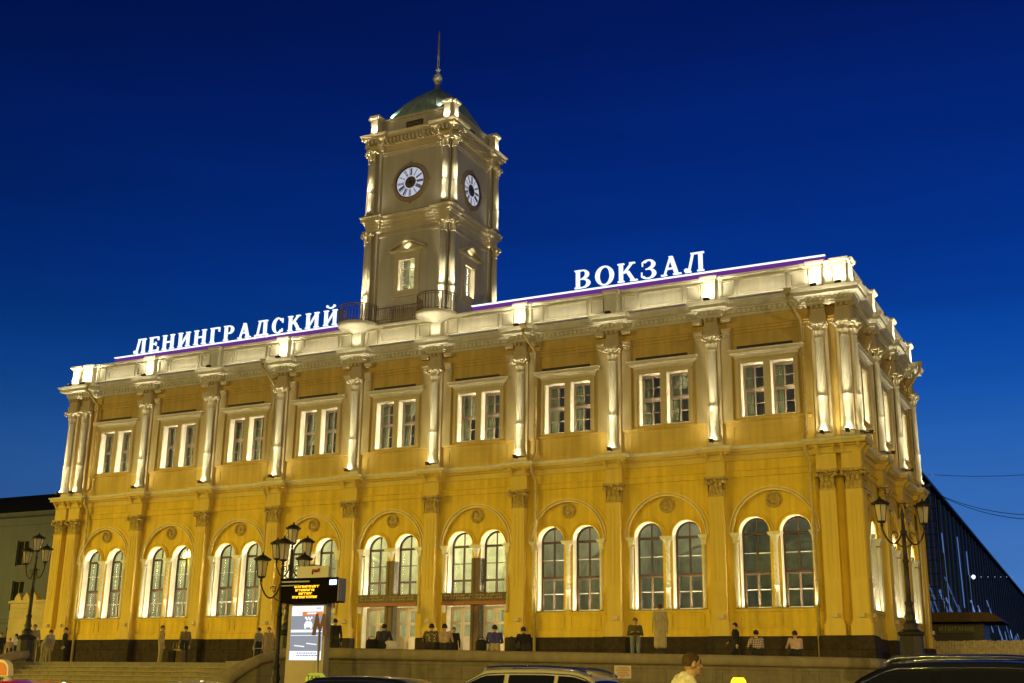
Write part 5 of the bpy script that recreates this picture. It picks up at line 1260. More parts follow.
# slide to the wall plane
tden = ((P[2] - CAM).dot(nn)) / ((dp(622.5, 672, 1) - CAM).dot(nn)); q = dp(622.5, 672, tden) + nn * .035
no_ = thing('notice_plate', 'small pale notice plate with red lines fixed to the retaining wall', 'notice', (q.x, q.y, q.z), math.atan2(nd.y, nd.x))
m = MB(); m.box(-.27, .27, -.01, .01, -.2, .2); o = m.build('plate', mat('notice_white', (0.66, 0.54, 0.42), 0.5, 0.06), None); o.parent = no_
m = MB()
for r_, (x_, z_) in enumerate(((.12, .13), (.2, .09), (.2, .04), (.16, -.01), (.2, -.06), (.19, -.11), (.06, -.155))):
    x = -x_
    while x < x_: w_ = r3.uniform(.03, .07); m.box(x, x + w_, -.013, -.0105, z_ - .012, z_ + .012); x += w_ + .015
o = m.build('notice_lines', mat('notice_red', (0.42, 0.13, 0.09), 0.6, 0), None); o.parent = no_

# ================================================================== PEOPLE
SKIN = mat('skin', (0.50, 0.30, 0.20), 0.55, 0.08, 12); HAIRD = mat('dark_hair', (0.035, 0.022, 0.015), 0.7, 0.5, 40, 0.9, 160); HAIRB = mat('brown_hair', (0.10, 0.055, 0.03), 0.7, 0.5, 40, 0.9, 160)
SHOE = mat('dark_shoe', (0.03, 0.025, 0.022), 0.5, 0.1)
def cloth(n, c, v=.15): return mat(n, c, 0.9, v, 9, 0.25, 40)
def capsule(m, p, q, r0, r1, n=12):
    p, q = Vector(p), Vector(q); d = q - p; L = d.length
    if L < 1e-5: m.ball(p, r0, 8); return
    d.normalize(); pts = []; rs = []
    for k in range(5): t = PI / 2 * k / 4; pts.append(p - d * r0 * math.cos(t)); rs.append(max(.0015, r0 * math.sin(t)))
    for k in range(1, 4): pts.append(p.lerp(q, k / 4)); rs.append(r0 + (r1 - r0) * k / 4)
    for k in range(5): t = PI / 2 * k / 4; pts.append(q + d * r1 * math.sin(t)); rs.append(max(.0015, r1 * math.cos(t)))
    m.tube(pts, rs, n)
def rotz(v, a): return Vector((v.x * math.cos(a) - v.y * math.sin(a), v.x * math.sin(a) + v.y * math.cos(a), v.z))
def person(label, loc, rz, pose='stand', H=1.75, top=None, legs=None, hair=HAIRD, coat=0.0, vox=.011, sleeves=True, lean=0.0, group=None, hairstyle='short', female=False, headturn=0.0, hunch=False):
    """figure faces local +y; feet (or seat for a sitter) at z = 0; one remeshed body, clothing as regions, hair as its child"""
    k = H / 1.75; bones = []      # (p, q, r0, r1, region)
    V = Vector
    sit = pose == 'sit'
    hip = .10 if sit else .93
    ty = lean
    def tors(z, y=0.0):            # lean the trunk forwards about the hips
        h = z - .93; return V((0, y + math.sin(ty) * h, hip + math.cos(ty) * h))
    sh = .175 if female else .195
    A_ = lambda p, q, r0, r1, reg: bones.append((V(p), V(q), r0, r1, reg))
    pel = tors(.95); wa = tors(1.10); ch = tors(1.33, .0); nk = tors(1.45, .0); hd0 = tors(1.535, .02) if not hunch else tors(1.52, .08); 
    for sx in (-1, 1):
        o = V((sx * .075, 0, 0)); A_(pel + o, wa + o * .95, .115, .105, 'legs' if not coat else 'top'); A_(wa + o * .9, ch + o * 1.15, .108, .118, 'top'); A_(ch + V((sx * .08, 0, .03)), tors(1.42) + V((sx * (sh - .03), 0, -.01)), .09, .062, 'top')
    A_(pel + V((0, .03, -.01)), ch + V((0, .02, 0)), .10, .11, 'top')
    A_(tors(1.38), nk if not hunch else tors(1.40, .06), .075, .062, 'skin'); A_(nk if not hunch else tors(1.40, .06), hd0, .060, .062, 'skin'); A_(tors(1.385), tors(1.425), .085, .072, 'top')
    # head with face
    def hh(x, y, z): 
        p = rotz(V((x, y, z)), headturn); return hd0 + V((p.x, p.y * math.cos(ty * .5), p.z))
    A_(hh(0, -.012, .065), hh(0, .005, .075), .092, .085, 'skin'); A_(hh(0, .04, .01), hh(0, .045, -.02), .062, .048, 'skin')
    A_(hh(0, .085, .055), hh(0, .108, .028), .013, .018, 'skin')                               # nose
    A_(hh(-.02, .086, -.015), hh(.02, .086, -.015), .010, .010, 'lip'); A_(hh(0, .078, -.05), hh(0, .08, -.052), .022, .020, 'skin')
    for sx in (-1, 1): A_(hh(sx * .032, .083, .072), hh(sx * .036, .082, .072), .011, .011, 'eye'); A_(hh(sx * .02, .086, .092), hh(sx * .05, .078, .092), .010, .010, 'brow'); A_(hh(sx * .088, -.005, .07), hh(sx * .092, -.012, .03), .018, .013, 'skin')
    # arms
    for i, sx in enumerate((-1, 1)):
        s0 = tors(1.41) + V((sx * sh, 0, 0))
        if sit: e = s0 + V((sx * .07, .12, -.26)); w = e + V((-sx * .10, .24, -.02))
        elif pose == 'phone': e = s0 + V((sx * .06, -.02, -.29)); w = e + V((-sx * .12, .22, .07))
        elif pose == 'walk': a = .45 * (1 if i else -1); e = s0 + V((sx * .05, math.sin(a) * .29, -math.cos(a) * .28)); w = e + V((0, math.sin(a + .5) * .25, -math.cos(a + .5) * .24))
        elif pose == 'bag' and i == 1: e = s0 + V((sx * .05, -.02, -.30)); w = e + V((sx * .01, .02, -.27))
        elif pose == 'crossed': e = s0 + V((sx * .07, .05, -.29)); w = e + V((-sx * .24, .15, .06))
        else: e = s0 + V((sx * .06, -.03, -.30)); w = e + V((sx * .005, .07, -.26))
        A_(s0, e, .056, .045, 'top'); A_(e, w, .043, .031, 'top' if sleeves else 'skin')
        d = (w - e).normalized(); sd = V((0, 1, 0)) if abs(d.y) < .8 else V((1, 0, 0)); sd = (sd - d * sd.dot(d)).normalized(); nn_ = d.cross(sd)
        pl_ = w + d * .075; A_(w + d * .015, pl_, .030, .036, 'skin'); A_(w + d * .02 + sd * .012, pl_ + sd * .014, .022, .026, 'skin')
        for f_, (of, ln) in enumerate(((-.030, .062), (-.010, .074), (.010, .070), (.029, .055))):
            b0 = pl_ + sd * of + d * .02; b1 = b0 + d * ln * .55 + nn_ * .008; b2 = b1 + d * ln * .40 + nn_ * .026; A_(b0, b1, .0095, .009, 'skin'); A_(b1, b2, .009, .0075, 'skin')
        t0 = w + d * .03 - sd * .03; t1 = t0 + d * .035 - sd * .035; A_(t0, t1, .013, .011, 'skin'); A_(t1, t1 + d * .035 + nn_ * .012, .011, .009, 'skin')
    # legs
    for i, sx in enumerate((-1, 1)):
        h0 = V((sx * .095, 0, hip - .02))
        if sit: kn = h0 + V((sx * .05, .42, -.02)); an = kn + V((0, .04, -.42))
        elif pose == 'walk': a = .38 * (1 if i == 0 else -1); kn = h0 + V((0, math.sin(a + .10) * .44, -math.cos(a) * .44)); an = kn + V((0, math.sin(a - .25) * .42, -math.cos(a - .25) * .42)); an.z = max(an.z, .075)
        else: kn = h0 + V((sx * .015, .015, -.43)); an = V((kn.x + sx * .01, -.02, .075))
        A_(h0, kn, .088, .060, 'legs'); A_(kn, an, .058, .046, 'legs'); A_(an + V((0, -.02, -.035)), an + V((sx * .02, .17, -.045)), .040, .032, 'shoe')
    if coat:
        for sx in (-1, 0, 1): A_(pel + V((sx * .08, 0, .02)), V((sx * .11, pel.y * .3, hip - coat)), .115, .125, 'top')
    m = MB()
    for p, q, r0, r1, reg in bones: capsule(m, p * k, q * k, r0 * k, r1 * k)
    me = m.mesh('tmp', SKIN); ob = bpy.data.objects.new('tmp', me); COL.objects.link(ob)
    rm = ob.modifiers.new('r', 'REMESH'); rm.mode = 'VOXEL'; rm.voxel_size = vox; rm.use_smooth_shade = True
    sm = ob.modifiers.new('s', 'SMOOTH'); sm.iterations = 3; sm.factor = .5
    dg = bpy.context.evaluated_depsgraph_get(); me2 = bpy.data.meshes.new_from_object(ob.evaluated_get(dg)); bpy.data.objects.remove(ob)
    me2.name = 'person'; me2.materials.clear()
    regs = ['skin', 'top', 'legs', 'shoe', 'eye', 'brow', 'lip']; mm = [SKIN, top, legs, SHOE, mat('eye_dark', (.03, .025, .02), .2, 0), hair, mat('lip_rose', (.36, .15, .11), .5, 0)]
    for x in mm: me2.materials.append(x)
    n = len(me2.polygons); C = np.empty(n * 3); me2.polygons.foreach_get('center', C); C = C.reshape(-1, 3)
    best = np.full(n, 1e9); idx = np.zeros(n, int)
    for p, q, r0, r1, reg in bones:
        p_, q_ = np.array(p) * k, np.array(q) * k; d = q_ - p_; L2 = d @ d + 1e-9; t = np.clip((C - p_) @ d / L2, 0, 1)
        ds = np.linalg.norm(C - p_ - t[:, None] * d, axis=1) - (r0 + (r1 - r0) * t) * k - (.004 if reg in ('eye', 'brow', 'lip') else 0)
        w_ = ds < best; best[w_] = ds[w_]; idx[w_] = regs.index(reg)
    me2.polygons.foreach_set('material_index', idx); me2.polygons.foreach_set('use_smooth', np.ones(n, bool)); me2.update()
    o = bpy.data.objects.new('person', me2); COL.objects.link(o); o.location = loc; o.rotation_euler = (0, 0, rz); tag(o, label, 'person', group)
    # hair cap
    hm = MB(); c = (hh(0, -.014, .078)) * k; vs = []; nu, nv = 18, 10
    for j in range(nv + 1):
        for i in range(nu):
            a = 2 * PI * i / nu; front = max(0, math.sin(a)); lim = (PI * .66 - front * 1.08) if hairstyle == 'short' else (PI * .80 - front * 1.45)
            t = lim * j / nv; r = .0985 * k * (1 + .02 * math.sin(a * 5 + j)); p = rotz(V((r * math.sin(t) * math.cos(a) * .93, r * math.sin(t) * math.sin(a) * 1.06, r * math.cos(t) * 1.05)), headturn); vs.append(c + p)
    fs = [(j * nu + i, j * nu + (i + 1) % nu, (j + 1) * nu + (i + 1) % nu, (j + 1) * nu + i) for j in range(nv) for i in range(nu)]
    hm.add(vs, fs, True); hm.build('hair', hair, None).parent = o
    return o
def wallpt(u, off=-.25):
    """point on top of the retaining wall that lies on the sight line of picture column u"""
    for a_, b_ in zip(line[:-1], line[1:]):
        ua, ub = uof(a_), uof(b_)
        if ua <= u <= ub: t = (u - ua) / (ub - ua); d = (b_ - a_).normalized(); q = a_.lerp(b_, t); nn = Vector((d.y, -d.x, 0)).normalized(); return Vector((q.x, q.y, 0)) + nn * off, math.atan2(d.y, d.x), q.z
def uof(p): r = p - CAM; return 512 + 1201.044 * r.dot(R_) / r.dot(F_)
def vof(p): r = p - CAM; return 341.5 - 1201.044 * r.dot(U_) / r.dot(F_)
def standpt(u, vtop, H, z0=TZ):
    """where a person of height H standing at level z0 has the top of the head at (u, vtop)"""
    lo, hi = 3, 120
    for _ in range(60):
        m_ = (lo + hi) / 2
        if dp(u, vtop, m_).z > z0 + H: hi = m_
        else: lo = m_
    p = dp(u, vtop, lo); return Vector((p.x, p.y, z0))
CT = lambda p: math.atan2(-(p.x - CAM.x), p.y - CAM.y)     # facing away from the camera
NAVY = cloth('navy_cotton', (0.05, 0.04, 0.065)); BLACKC = cloth('black_cloth', (0.018, 0.015, 0.014)); PINK = cloth('pink_cotton', (0.62, 0.40, 0.36)); BLUE = cloth('violet_blue_jersey', (0.06, 0.05, 0.26))
BEIGE = cloth('beige_linen', (0.42, 0.33, 0.22)); JEANS = cloth('blue_jeans', (0.20, 0.22, 0.28)); DTROU = cloth('dark_trousers', (0.03, 0.027, 0.03)); GREYC = cloth('grey_shirt', (0.28, 0.24, 0.20)); WHITEC = cloth('white_shirt', (0.78, 0.70, 0.68), .06); KHAKI = cloth('khaki_trousers', (0.36, 0.28, 0.14)); OLIVE = cloth('olive_jacket', (0.10, 0.075, 0.04))
def patterned(name, c1, c2, kind):
    m = mat(name, c1, .9, 0); t = m.node_tree; b = t.nodes['Principled BSDF']; tc = N(t, 'ShaderNodeTexCoord')
    if kind == 'check':
        w1 = N(t, 'ShaderNodeTexWave', bands_direction='X'); w2 = N(t, 'ShaderNodeTexWave', bands_direction='Z')
        for w_ in (w1, w2): w_.inputs['Scale'].default_value = 5.5; t.links.new(tc.outputs['Object'], w_.inputs['Vector'])
        ad = N(t, 'ShaderNodeMath', operation='ADD'); t.links.new(w1.outputs['Fac'], ad.inputs[0]); t.links.new(w2.outputs['Fac'], ad.inputs[1]); fac = ad.outputs[0]; lo, hi = .75, 1.1
    else:
        vo = N(t, 'ShaderNodeTexVoronoi'); vo.inputs['Scale'].default_value = 16; t.links.new(tc.outputs['Object'], vo.inputs['Vector']); fac = vo.outputs['Distance']; lo, hi = .3, .42
    r = N(t, 'ShaderNodeValToRGB'); r.color_ramp.elements[0].position = lo; r.color_ramp.elements[1].position = hi; r.color_ramp.elements[0].color = (*c1, 1); r.color_ramp.elements[1].color = (*c2, 1)
    t.links.new(fac, r.inputs[0]); t.links.new(r.outputs[0], b.inputs['Base Color']); return m
CHECK = patterned('checked_shirt', (0.10, 0.03, 0.05), (0.60, 0.48, 0.44), 'check'); FLORAL = patterned('flowered_shirt', (0.48, 0.36, 0.20), (0.10, 0.07, 0.04), 'dots')
GW = 'people on and around the station terrace'
def sitter(u, label, top, legs=DTROU, H=1.7, lean=.30, turn=0, **kw):
    p, a, z = wallpt(u); return person(label, (p.x, p.y, z - .02), a + turn, 'sit', H, top, legs, lean=lean, group=GW, **kw)
sitter(381.5, 'person in a dark navy t-shirt sitting on the wall before the left doors', NAVY, turn=-.25, sleeves=False, lean=.38)
sitter(430.5, 'person in a flowered shirt sitting on the wall beside a plain pink shirt', FLORAL, lean=.15)
sitter(443.5, 'person in a plain pale pink shirt sitting beside the flowered shirt', cloth('dusty_pink_cotton', (0.45, 0.31, 0.22)), lean=.12, turn=-.1)
sitter(494.5, 'person in a violet blue jersey sitting on the wall between black bags', BLUE, BEIGE, lean=.18, sleeves=True)
sitter(526.5, 'person in a black hooded jacket hunched on the wall beside a downpipe', BLACKC, lean=.42, turn=.3)
sitter(760.5, 'person in a red and white checked shirt sitting on the wall', CHECK, lean=.22)
sitter(799.5, 'person in a pink shirt sitting on the wall near the corner', PINK, lean=.14, sleeves=False)
def stander(u, v, label, top, legs, H=1.74, face=None, pose='stand', **kw):
    p = standpt(u, v, H); rz = (CT(p) + PI if face is None else face); return person(label, p, rz, pose, H, top, legs, group=GW, **kw)
stander(635, 616.8, 'person in an open dark jacket over white shirt standing with a phone', OLIVE, JEANS, pose='phone')
p, a, z = wallpt(662); person('person in a long pale beige coat standing up on the wall', (p.x, p.y, z - .01), a, 'stand', 1.62, BEIGE, DTROU, coat=.62, hair=HAIRB, group=GW)
stander(735, 621.5, 'person in black walking past the plinth with a small bag', BLACKC, DTROU, face=PI / 2, pose='walk')
stander(454, 626, 'person in a long black coat standing by the right doors', BLACKC, DTROU, 1.72, coat=.5)
stander(335.5, 617.5, 'person in black standing behind the pylon beside the left pilaster', BLACKC, DTROU, 1.76, face=.6)
stander(66.5, 626.8, 'person in a black suit standing alone above the steps', BLACKC, DTROU, 1.72, face=PI * .8)
stander(35.5, 623.5, 'person in a grey shirt holding a pale bag beside the left lamp', GREYC, KHAKI, 1.74, pose='bag')
stander(46, 627.5, 'person in a striped grey top leaning forward in the group at left', cloth('mauve_shirt', (0.30, 0.25, 0.23)), KHAKI, 1.74, face=-PI / 2 + .3, lean=.55)
stander(51.5, 629, 'person in khaki trousers standing behind the leaning one', cloth('tan_shirt', (0.36, 0.29, 0.20)), KHAKI, 1.72, face=PI / 2)
stander(17, 633, 'person in a white shirt by the left flank wall', WHITEC, DTROU, 1.66, face=PI / 2)
stander(10.5, 637.5, 'small child in a tan top beside the person in white', cloth('tan_top', (0.40, 0.27, 0.17)), DTROU, 1.35)
stander(2, 632, 'person in a black top cut off at the photo edge', BLACKC, DTROU, 1.7)
stander(163, 624.5, 'person in pale trousers standing left of two upright suitcases', cloth('faded_ochre_shirt', (0.46, 0.34, 0.12)), cloth('sand_trousers', (0.45, 0.35, 0.17)), 1.74, face=-1.2)
stander(186.5, 625, 'person in brown top and dark trousers right of two upright suitcases', cloth('brown_top', (0.20, 0.14, 0.08)), DTROU, 1.72, face=1.2, hair=HAIRB)
stander(259.5, 626.5, 'person in grey pushing a tall luggage trolley near the flank wall', GREYC, DTROU, 1.7, face=PI / 2)
stander(269.5, 626, 'person in a light top and pale skirt right of the luggage trolley', cloth('light_brown_top', (0.33, 0.23, 0.13)), cloth('pale_skirt', (0.48, 0.40, 0.30)), 1.66, female=True, hairstyle='long', coat=.25)
# man walking past in the foreground
HM = 1.92; rzm = CT(dp(690, 660, 14.5)) - 1.25; p = dp(693, 652.5, 14.5); lf_ = .16
hx = (math.sin(lf_) * (1.52 - .93 + .08) + .08) * HM / 1.75
p = Vector((p.x + math.sin(rzm) * hx, p.y - math.cos(rzm) * hx, .004))
person('man in a white shirt walking past in the near foreground', p, rzm, 'walk', HM, WHITEC, DTROU, hair=HAIRB, vox=.0075, lean=lf_, hunch=True)
# ------------------------------------------------------------------ luggage
def bagthing(name, label, cat, u, z, c, w, d_, h, wall=True, pt=None, handle=True):
    if wall: p, a, z = wallpt(u)
    else: p, a = pt, 0
    th = thing(name, label, cat, (p.x, p.y, z), a)
    m = MB(); n = 12; vs = []; rings = []
    for j, (s_, t) in enumerate(((.80, 0), (1, .06), (1.0, .5), (.96, .8), (.80, .95), (.55, 1.0))):
        for i in range(n): an = 2 * PI * i / n + PI / n; x = math.cos(an); y = math.sin(an); f_ = .55 / max(abs(x), abs(y)) * .9 + .1; vs.append((x * f_ * w * s_, y * f_ * d_ * s_, h * t))
    fs = [(j * n + i, j * n + (i + 1) % n, (j + 1) * n + (i + 1) % n, (j + 1) * n + i) for j in range(5) for i in range(n)] + [list(range(n))[::-1], [5 * n + i for i in range(n)]]
    m.add(vs, fs, True); m.build('body', c, None).parent = th
    if handle: m = MB(); m.tube([(w * .35 * math.cos(PI * k / 8), 0, h * .97 + h * .28 * math.sin(PI * k / 8)) for k in range(9)], .014, 6); m.build('handle', BLACKC, None).parent = th
    return th
bagthing('bag', 'black holdall on the wall left of the navy t-shirt', 'bag', 371, 0, BLACKC, .30, .18, .30)
bagthing('bag', 'white carrier bag on the wall right of the navy t-shirt', 'bag', 391, 0, WHITEC, .36, .16, .26, handle=False)
bagthing('bag', 'black holdall on the wall left of the violet blue jersey', 'bag', 481, 0, BLACKC, .30, .20, .34)
bagthing('bag', 'dark grey bag standing on the wall before the black jacket', 'bag', 511.5, 0, cloth('charcoal_nylon', (0.035, 0.03, 0.03)), .26, .18, .36)
for u, c, lb in ((174, BLACKC, 'black upright suitcase beside the ochre one on the landing'), (178.5, cloth('ochre_shell', (0.50, 0.36, 0.10)), 'ochre upright suitcase between two dark ones on the landing'), (182, cloth('brown_shell', (0.12, 0.08, 0.05)), 'dark brown suitcase right of the ochre one on the landing')):
    p = standpt(u, 641 if u != 178.5 else 647, 1.02 if u != 178.5 else .8); th = thing('suitcase', lb, 'suitcase', p)
    m = MB(); h = .62 if u != 178.5 else .70; m.box(-.19, .19, -.12, .12, .05, h, .02, .02); 
    for k in range(5): m.box(-.15 + k * .075 - .012, -.15 + k * .075 + .012, -.128, -.119, .10, h - .06)
    m.build('shell', c, None).parent = th
    m = MB(); m.tube([(-.09, .08, h - .01), (-.09, .08, h + .34), (.09, .08, h + .34), (.09, .08, h - .01)], .012, 6); m.build('handle', GREY, None).parent = th
    for sx in (-1, 1): m = MB(); m.prism([(.08 + .045 * math.cos(a), .045 + .045 * math.sin(a)) for a in [2 * PI * q_ / 10 for q_ in range(10)]], 'x', sx * .15 - .02, sx * .15 + .02); m.build('wheel', BLACKC, None).parent = th
p = standpt(256, 636, 1.2); th = thing('luggage_trolley', 'tall open tubular luggage trolley standing by the plinth', 'trolley', p)
m = MB(); m.tube([(-.28, .3, .12), (-.34, .34, 1.25), (.34, .34, 1.25), (.28, .3, .12)], .02, 6); m.tube([(-.28, .3, .12), (-.28, -.5, .12), (.28, -.5, .12), (.28, .3, .12)], .018, 6); m.tube([(-.31, .32, .7), (.31, .32, .7)], .015, 6); m.build('frame', GREY, None).parent = th
for x, y in ((-.25, .28), (.25, .28), (-.25, -.48), (.25, -.48)): m = MB(); m.prism([(y + .06 * math.cos(a), .06 + .06 * math.sin(a)) for a in [2 * PI * q_ / 12 for q_ in range(12)]], 'x', x - .015, x + .015); m.build('wheel', BLACKC, None).parent = th

# ================================================================== VEHICLES
CG = mat('car_glass', (0.010, 0.011, 0.014), 0.06, 0.0, spec=0.8); TYRE = mat('tyre', (0.02, 0.02, 0.02), 0.85, 0.1); RIM = mat('alloy', (0.5, 0.5, 0.5), 0.3, 0.05, metal=0.9); CHROME = mat('chrome', (0.7, 0.7, 0.7), 0.12, 0, metal=1.0); TRIM = mat('black_trim', (0.02, 0.02, 0.02), 0.5, 0)
def paint(n, c, metal=0.2):
    m = mat(n, c, 0.28, 0.04, 3, metal=metal, spec=0.6); m.node_tree.nodes['Principled BSDF'].inputs['Coat Weight'].default_value = 0.6; m.node_tree.nodes['Principled BSDF'].inputs['Coat Roughness'].default_value = 0.05; return m
SUVS = [(-2.36, .45, .80, .86, .78, .80, .70), (-2.30, .34, .98, 1.05, .86, .86, .74), (-2.14, .30, 1.06, 1.36, .90, .88, .70), (-1.95, .30, 1.08, 1.64, .91, .89, .66), (-1.6, .28, 1.08, 1.75, .92, .90, .64), (-.9, .26, 1.07, 1.785, .92, .91, .64), (-.1, .26, 1.06, 1.78, .92, .91, .64), (.35, .26, 1.05, 1.76, .92, .90, .63), (.75, .26, 1.04, 1.56, .92, .90, .68), (1.25, .26, 1.03, 1.10, .92, .89, .76), (1.9, .28, .97, 1.03, .91, .86, .72), (2.2, .32, .88, .93, .86, .80, .66), (2.34, .42, .74, .78, .74, .68, .55)]
SEDS = [(-2.36, .42, .76, .82, .76, .76, .66), (-2.28, .32, .92, .98, .84, .82, .70), (-1.75, .28, .96, 1.03, .87, .84, .70), (-1.35, .26, .96, 1.20, .88, .85, .66), (-.85, .24, .95, 1.40, .88, .86, .60), (-.2, .24, .94, 1.46, .88, .86, .59), (.25, .24, .93, 1.43, .88, .86, .59), (.65, .24, .93, 1.26, .88, .85, .64), (1.08, .24, .92, 1.00, .88, .84, .70), (1.8, .26, .84, .90, .86, .80, .66), (2.15, .30, .76, .80, .80, .74, .60), (2.32, .40, .64, .67, .70, .62, .50)]
def interp(st_, x):
    for a_, b_ in zip(st_[:-1], st_[1:]):
        if a_[0] <= x <= b_[0]: t = (x - a_[0]) / (b_[0] - a_[0]); return [p + (q - p) * t for p, q in zip(a_, b_)]
    return list(st_[0] if x < st_[0][0] else st_[-1])
def car(name, label, cat, loc, rz, col, kind='suv', sc=1.0, rails=False, group=None):
    st_ = SUVS if kind == 'suv' else SEDS; th = thing(name, label, cat, loc, rz, group); th.scale = (sc,) * 3
    def PC(m, nm, mt, par=None): o = m.build(nm, mt, None); o.parent = par or th; return o
    xs = sorted(set([s_[0] for s_ in st_] + [st_[0][0] + (st_[-1][0] - st_[0][0]) * i / 40 for i in range(41)])); m = MB(); vs = []
    for x in xs:
        _, zb, zl, zt, wb, wl, wt = interp(st_, x); e = min(.05, (zt - zl) * .3)
        half = [(0, zt + .012), (wt * .55, zt), (wt * .92, zt - e * .35), (wt, zt - e), (wl * .985, zl + .01), (wl, zl - .03), (wb, (zl + zb) / 2 + .1), (wb, zb + .16), (wb * .95, zb), (0, zb)]
        vs += [(x, -y, z) for y, z in half] + [(x, y, z) for y, z in half[-2:0:-1]]
    n = 18; fs = []
    for i in range(len(xs) - 1):
        for j in range(n): fs.append((i * n + j, i * n + (j + 1) % n, (i + 1) * n + (j + 1) % n, (i + 1) * n + j))
    fs += [list(range(n)), [(len(xs) - 1) * n + j for j in range(n)]]
    m.add(vs, fs, True); PC(m, 'body', col)
    def side(x, t, sg, off=.008):
        _, zb, zl, zt, wb, wl, wt = interp(st_, x); e = min(.05, (zt - zl) * .3); return (x, sg * (wl * .985 + (wt - wl * .985) * t + off), zl + .01 + (zt - e - zl - .01) * t)
    if kind == 'suv': wins = ((-1.98, -1.28), (-1.20, -.22), (-.12, .98)); ws = (.46, 1.16); rw_ = (-2.2, -2.0)
    else: wins = ((-1.30, -.78), (-.70, .02), (.10, .86)); ws = (.34, 1.00); rw_ = (-1.62, -.98)
    for sg in (-1, 1):
        for xa, xb in wins:
            m = MB(); k = 8; vs = []
            for i in range(k + 1):
                x = xa + (xb - xa) * i / k
                for t in (.10, .5, .90): vs.append(side(x, t, sg))
            m.add(vs, [(i * 3 + j, i * 3 + j + 1, i * 3 + j + 4, i * 3 + j + 3) for i in range(k) for j in range(2)], True); PC(m, 'side_window', CG)
        if kind == 'suv':
            m = MB(); m.tube([side(x, .95, sg, .012) for x in [-1.98 + .15 * i for i in range(21)]], .012, 5); m.tube([side(x, .06, sg, .012) for x in [-1.98 + .15 * i for i in range(21)]], .010, 5); PC(m, 'window_trim', CHROME)
        m = MB(); x = .95 if kind == 'suv' else .82; z = interp(st_, x)[2] + .12; m.ball((x, sg * 1.02, z), .10, 8, .6, 1.1, .8); m.tube([(x, sg * .86, z - .05), (x, sg * 1.0, z - .02)], .025, 6); PC(m, 'mirror', col)
        m = MB(); x = 2.2 if kind == 'suv' else 2.12; q = interp(st_, x); m.ball((x, sg * q[5] * .82, q[2] - .08), .12, 8, .7, 1.2, .6); PC(m, 'headlight', mat('headlight_glass', (.5, .5, .5), .1, 0, metal=.6))
        m = MB(); x = -2.3 if kind == 'suv' else -2.28; q = interp(st_, x); m.ball((x, sg * q[5] * .84, q[2] - (.02 if kind == 'suv' else .1)), .13, 8, .5, 1.0, 1.5 if kind == 'suv' else .7); PC(m, 'tail_light', mat('tail_red', (.25, .01, .01), .2, 0))
        for x in (-1.38, 1.42):
            m = MB(); R = .36 if kind == 'suv' else .32
            prof = [(R * .66, .0), (R * .96, .0), (R, .03), (R, .19), (R * .96, .22), (R * .66, .22)]; vs = []; k = 22
            for r_, y in prof:
                for i in range(k): a = 2 * PI * i / k; vs.append((x + r_ * math.cos(a), sg * (.93 - y), R + r_ * math.sin(a)))
            m.add(vs, [(j * k + i, j * k + (i + 1) % k, (j + 1) * k + (i + 1) % k, (j + 1) * k + i) for j in range(5) for i in range(k)], True); wh = PC(m, 'wheel', TYRE)
            m = MB()
            for i in range(5): a = 2 * PI * i / 5; m.obox((x + R * .33 * math.cos(a), sg * .91, R + R * .33 * math.sin(a)), (math.cos(a), 0, math.sin(a)), (-math.sin(a), 0, math.cos(a)), (0, 1, 0), R * .33, .035, .012)
            m.arch(x, R, R * .60, [(0, sg * .90), (.06 * R / .36 * .6, sg * .92), (.06, sg * .80), (0, sg * .80)], 20, 0, 2 * PI); PC(m, 'rim', RIM, wh)
    for nm, (xa, xb) in (('windscreen', ws), ('rear_window', rw_)):
        m = MB(); k = 6; vs = []
        for i in range(k + 1):
            x = xa + (xb - xa) * i / k; q = interp(st_, x); w_ = q[6] * .94
            for y in (-1, -.5, 0, .5, 1): vs.append((x + (.012 if nm == 'windscreen' else -.012), y * w_, q[3] + .018 - .03 * y * y))
        m.add(vs, [(i * 5 + j, i * 5 + j + 1, i * 5 + j + 6, i * 5 + j + 5) for i in range(k) for j in range(4)], True); PC(m, nm, CG)
    m = MB(); m.box(st_[-1][0] - .10, st_[-1][0] + .03, -.5, .5, .42, .60); PC(m, 'grille', TRIM)
    if rails:
        for sg in (-1, 1):
            m = MB(); pts = [(x, sg * (interp(st_, x)[6] - .03), interp(st_, x)[3] + .045) for x in [-1.85 + i * .18 for i in range(13)]]; m.tube([(pts[0][0] - .1, pts[0][1], pts[0][2] - .06)] + pts + [(pts[-1][0] + .1, pts[-1][1], pts[-1][2] - .07)], .026, 8); PC(m, 'roof_rail', CHROME)
    return th
def carz(u, v, d, H): return dp(u, v, d).z / H
def put(u, d): p = dp(u, 680, d); return (p.x, p.y, .009)
silver, black, wine, pale = paint('silver_paint', (0.66, 0.60, 0.52), .15), paint('black_paint', (0.012, 0.012, 0.016)), paint('red_paint', (0.75, 0.015, 0.008), 0), paint('pale_grey_paint', (0.5, 0.48, 0.45))
gc = 'vehicles passing along the road before the terrace'
cs_ = car('parked_car', 'silver four wheel drive car with roof rails below the notice plate', 'car', put(515, 24), PI, silver, 'suv', dp(530, 667.5, 24).z / 1.83, True, gc)
cb_ = car('parked_car', 'large black four wheel drive car at the lower right', 'car', put(930, 15), PI, black, 'suv', dp(960, 660.5, 15).z / 1.81, True, gc)
ct_ = car('taxi', 'black taxi with a small yellow roof sign before the wall', 'taxi', put(345, 22), PI, black, 'suv', dp(345, 676.5, 22).z / 1.79, False, gc)
cw_ = car('parked_car', 'pale grey saloon car showing only its roof before the steps', 'car', put(195, 25), PI, pale, 'sedan', dp(195, 681, 25).z / 1.47, False, gc)
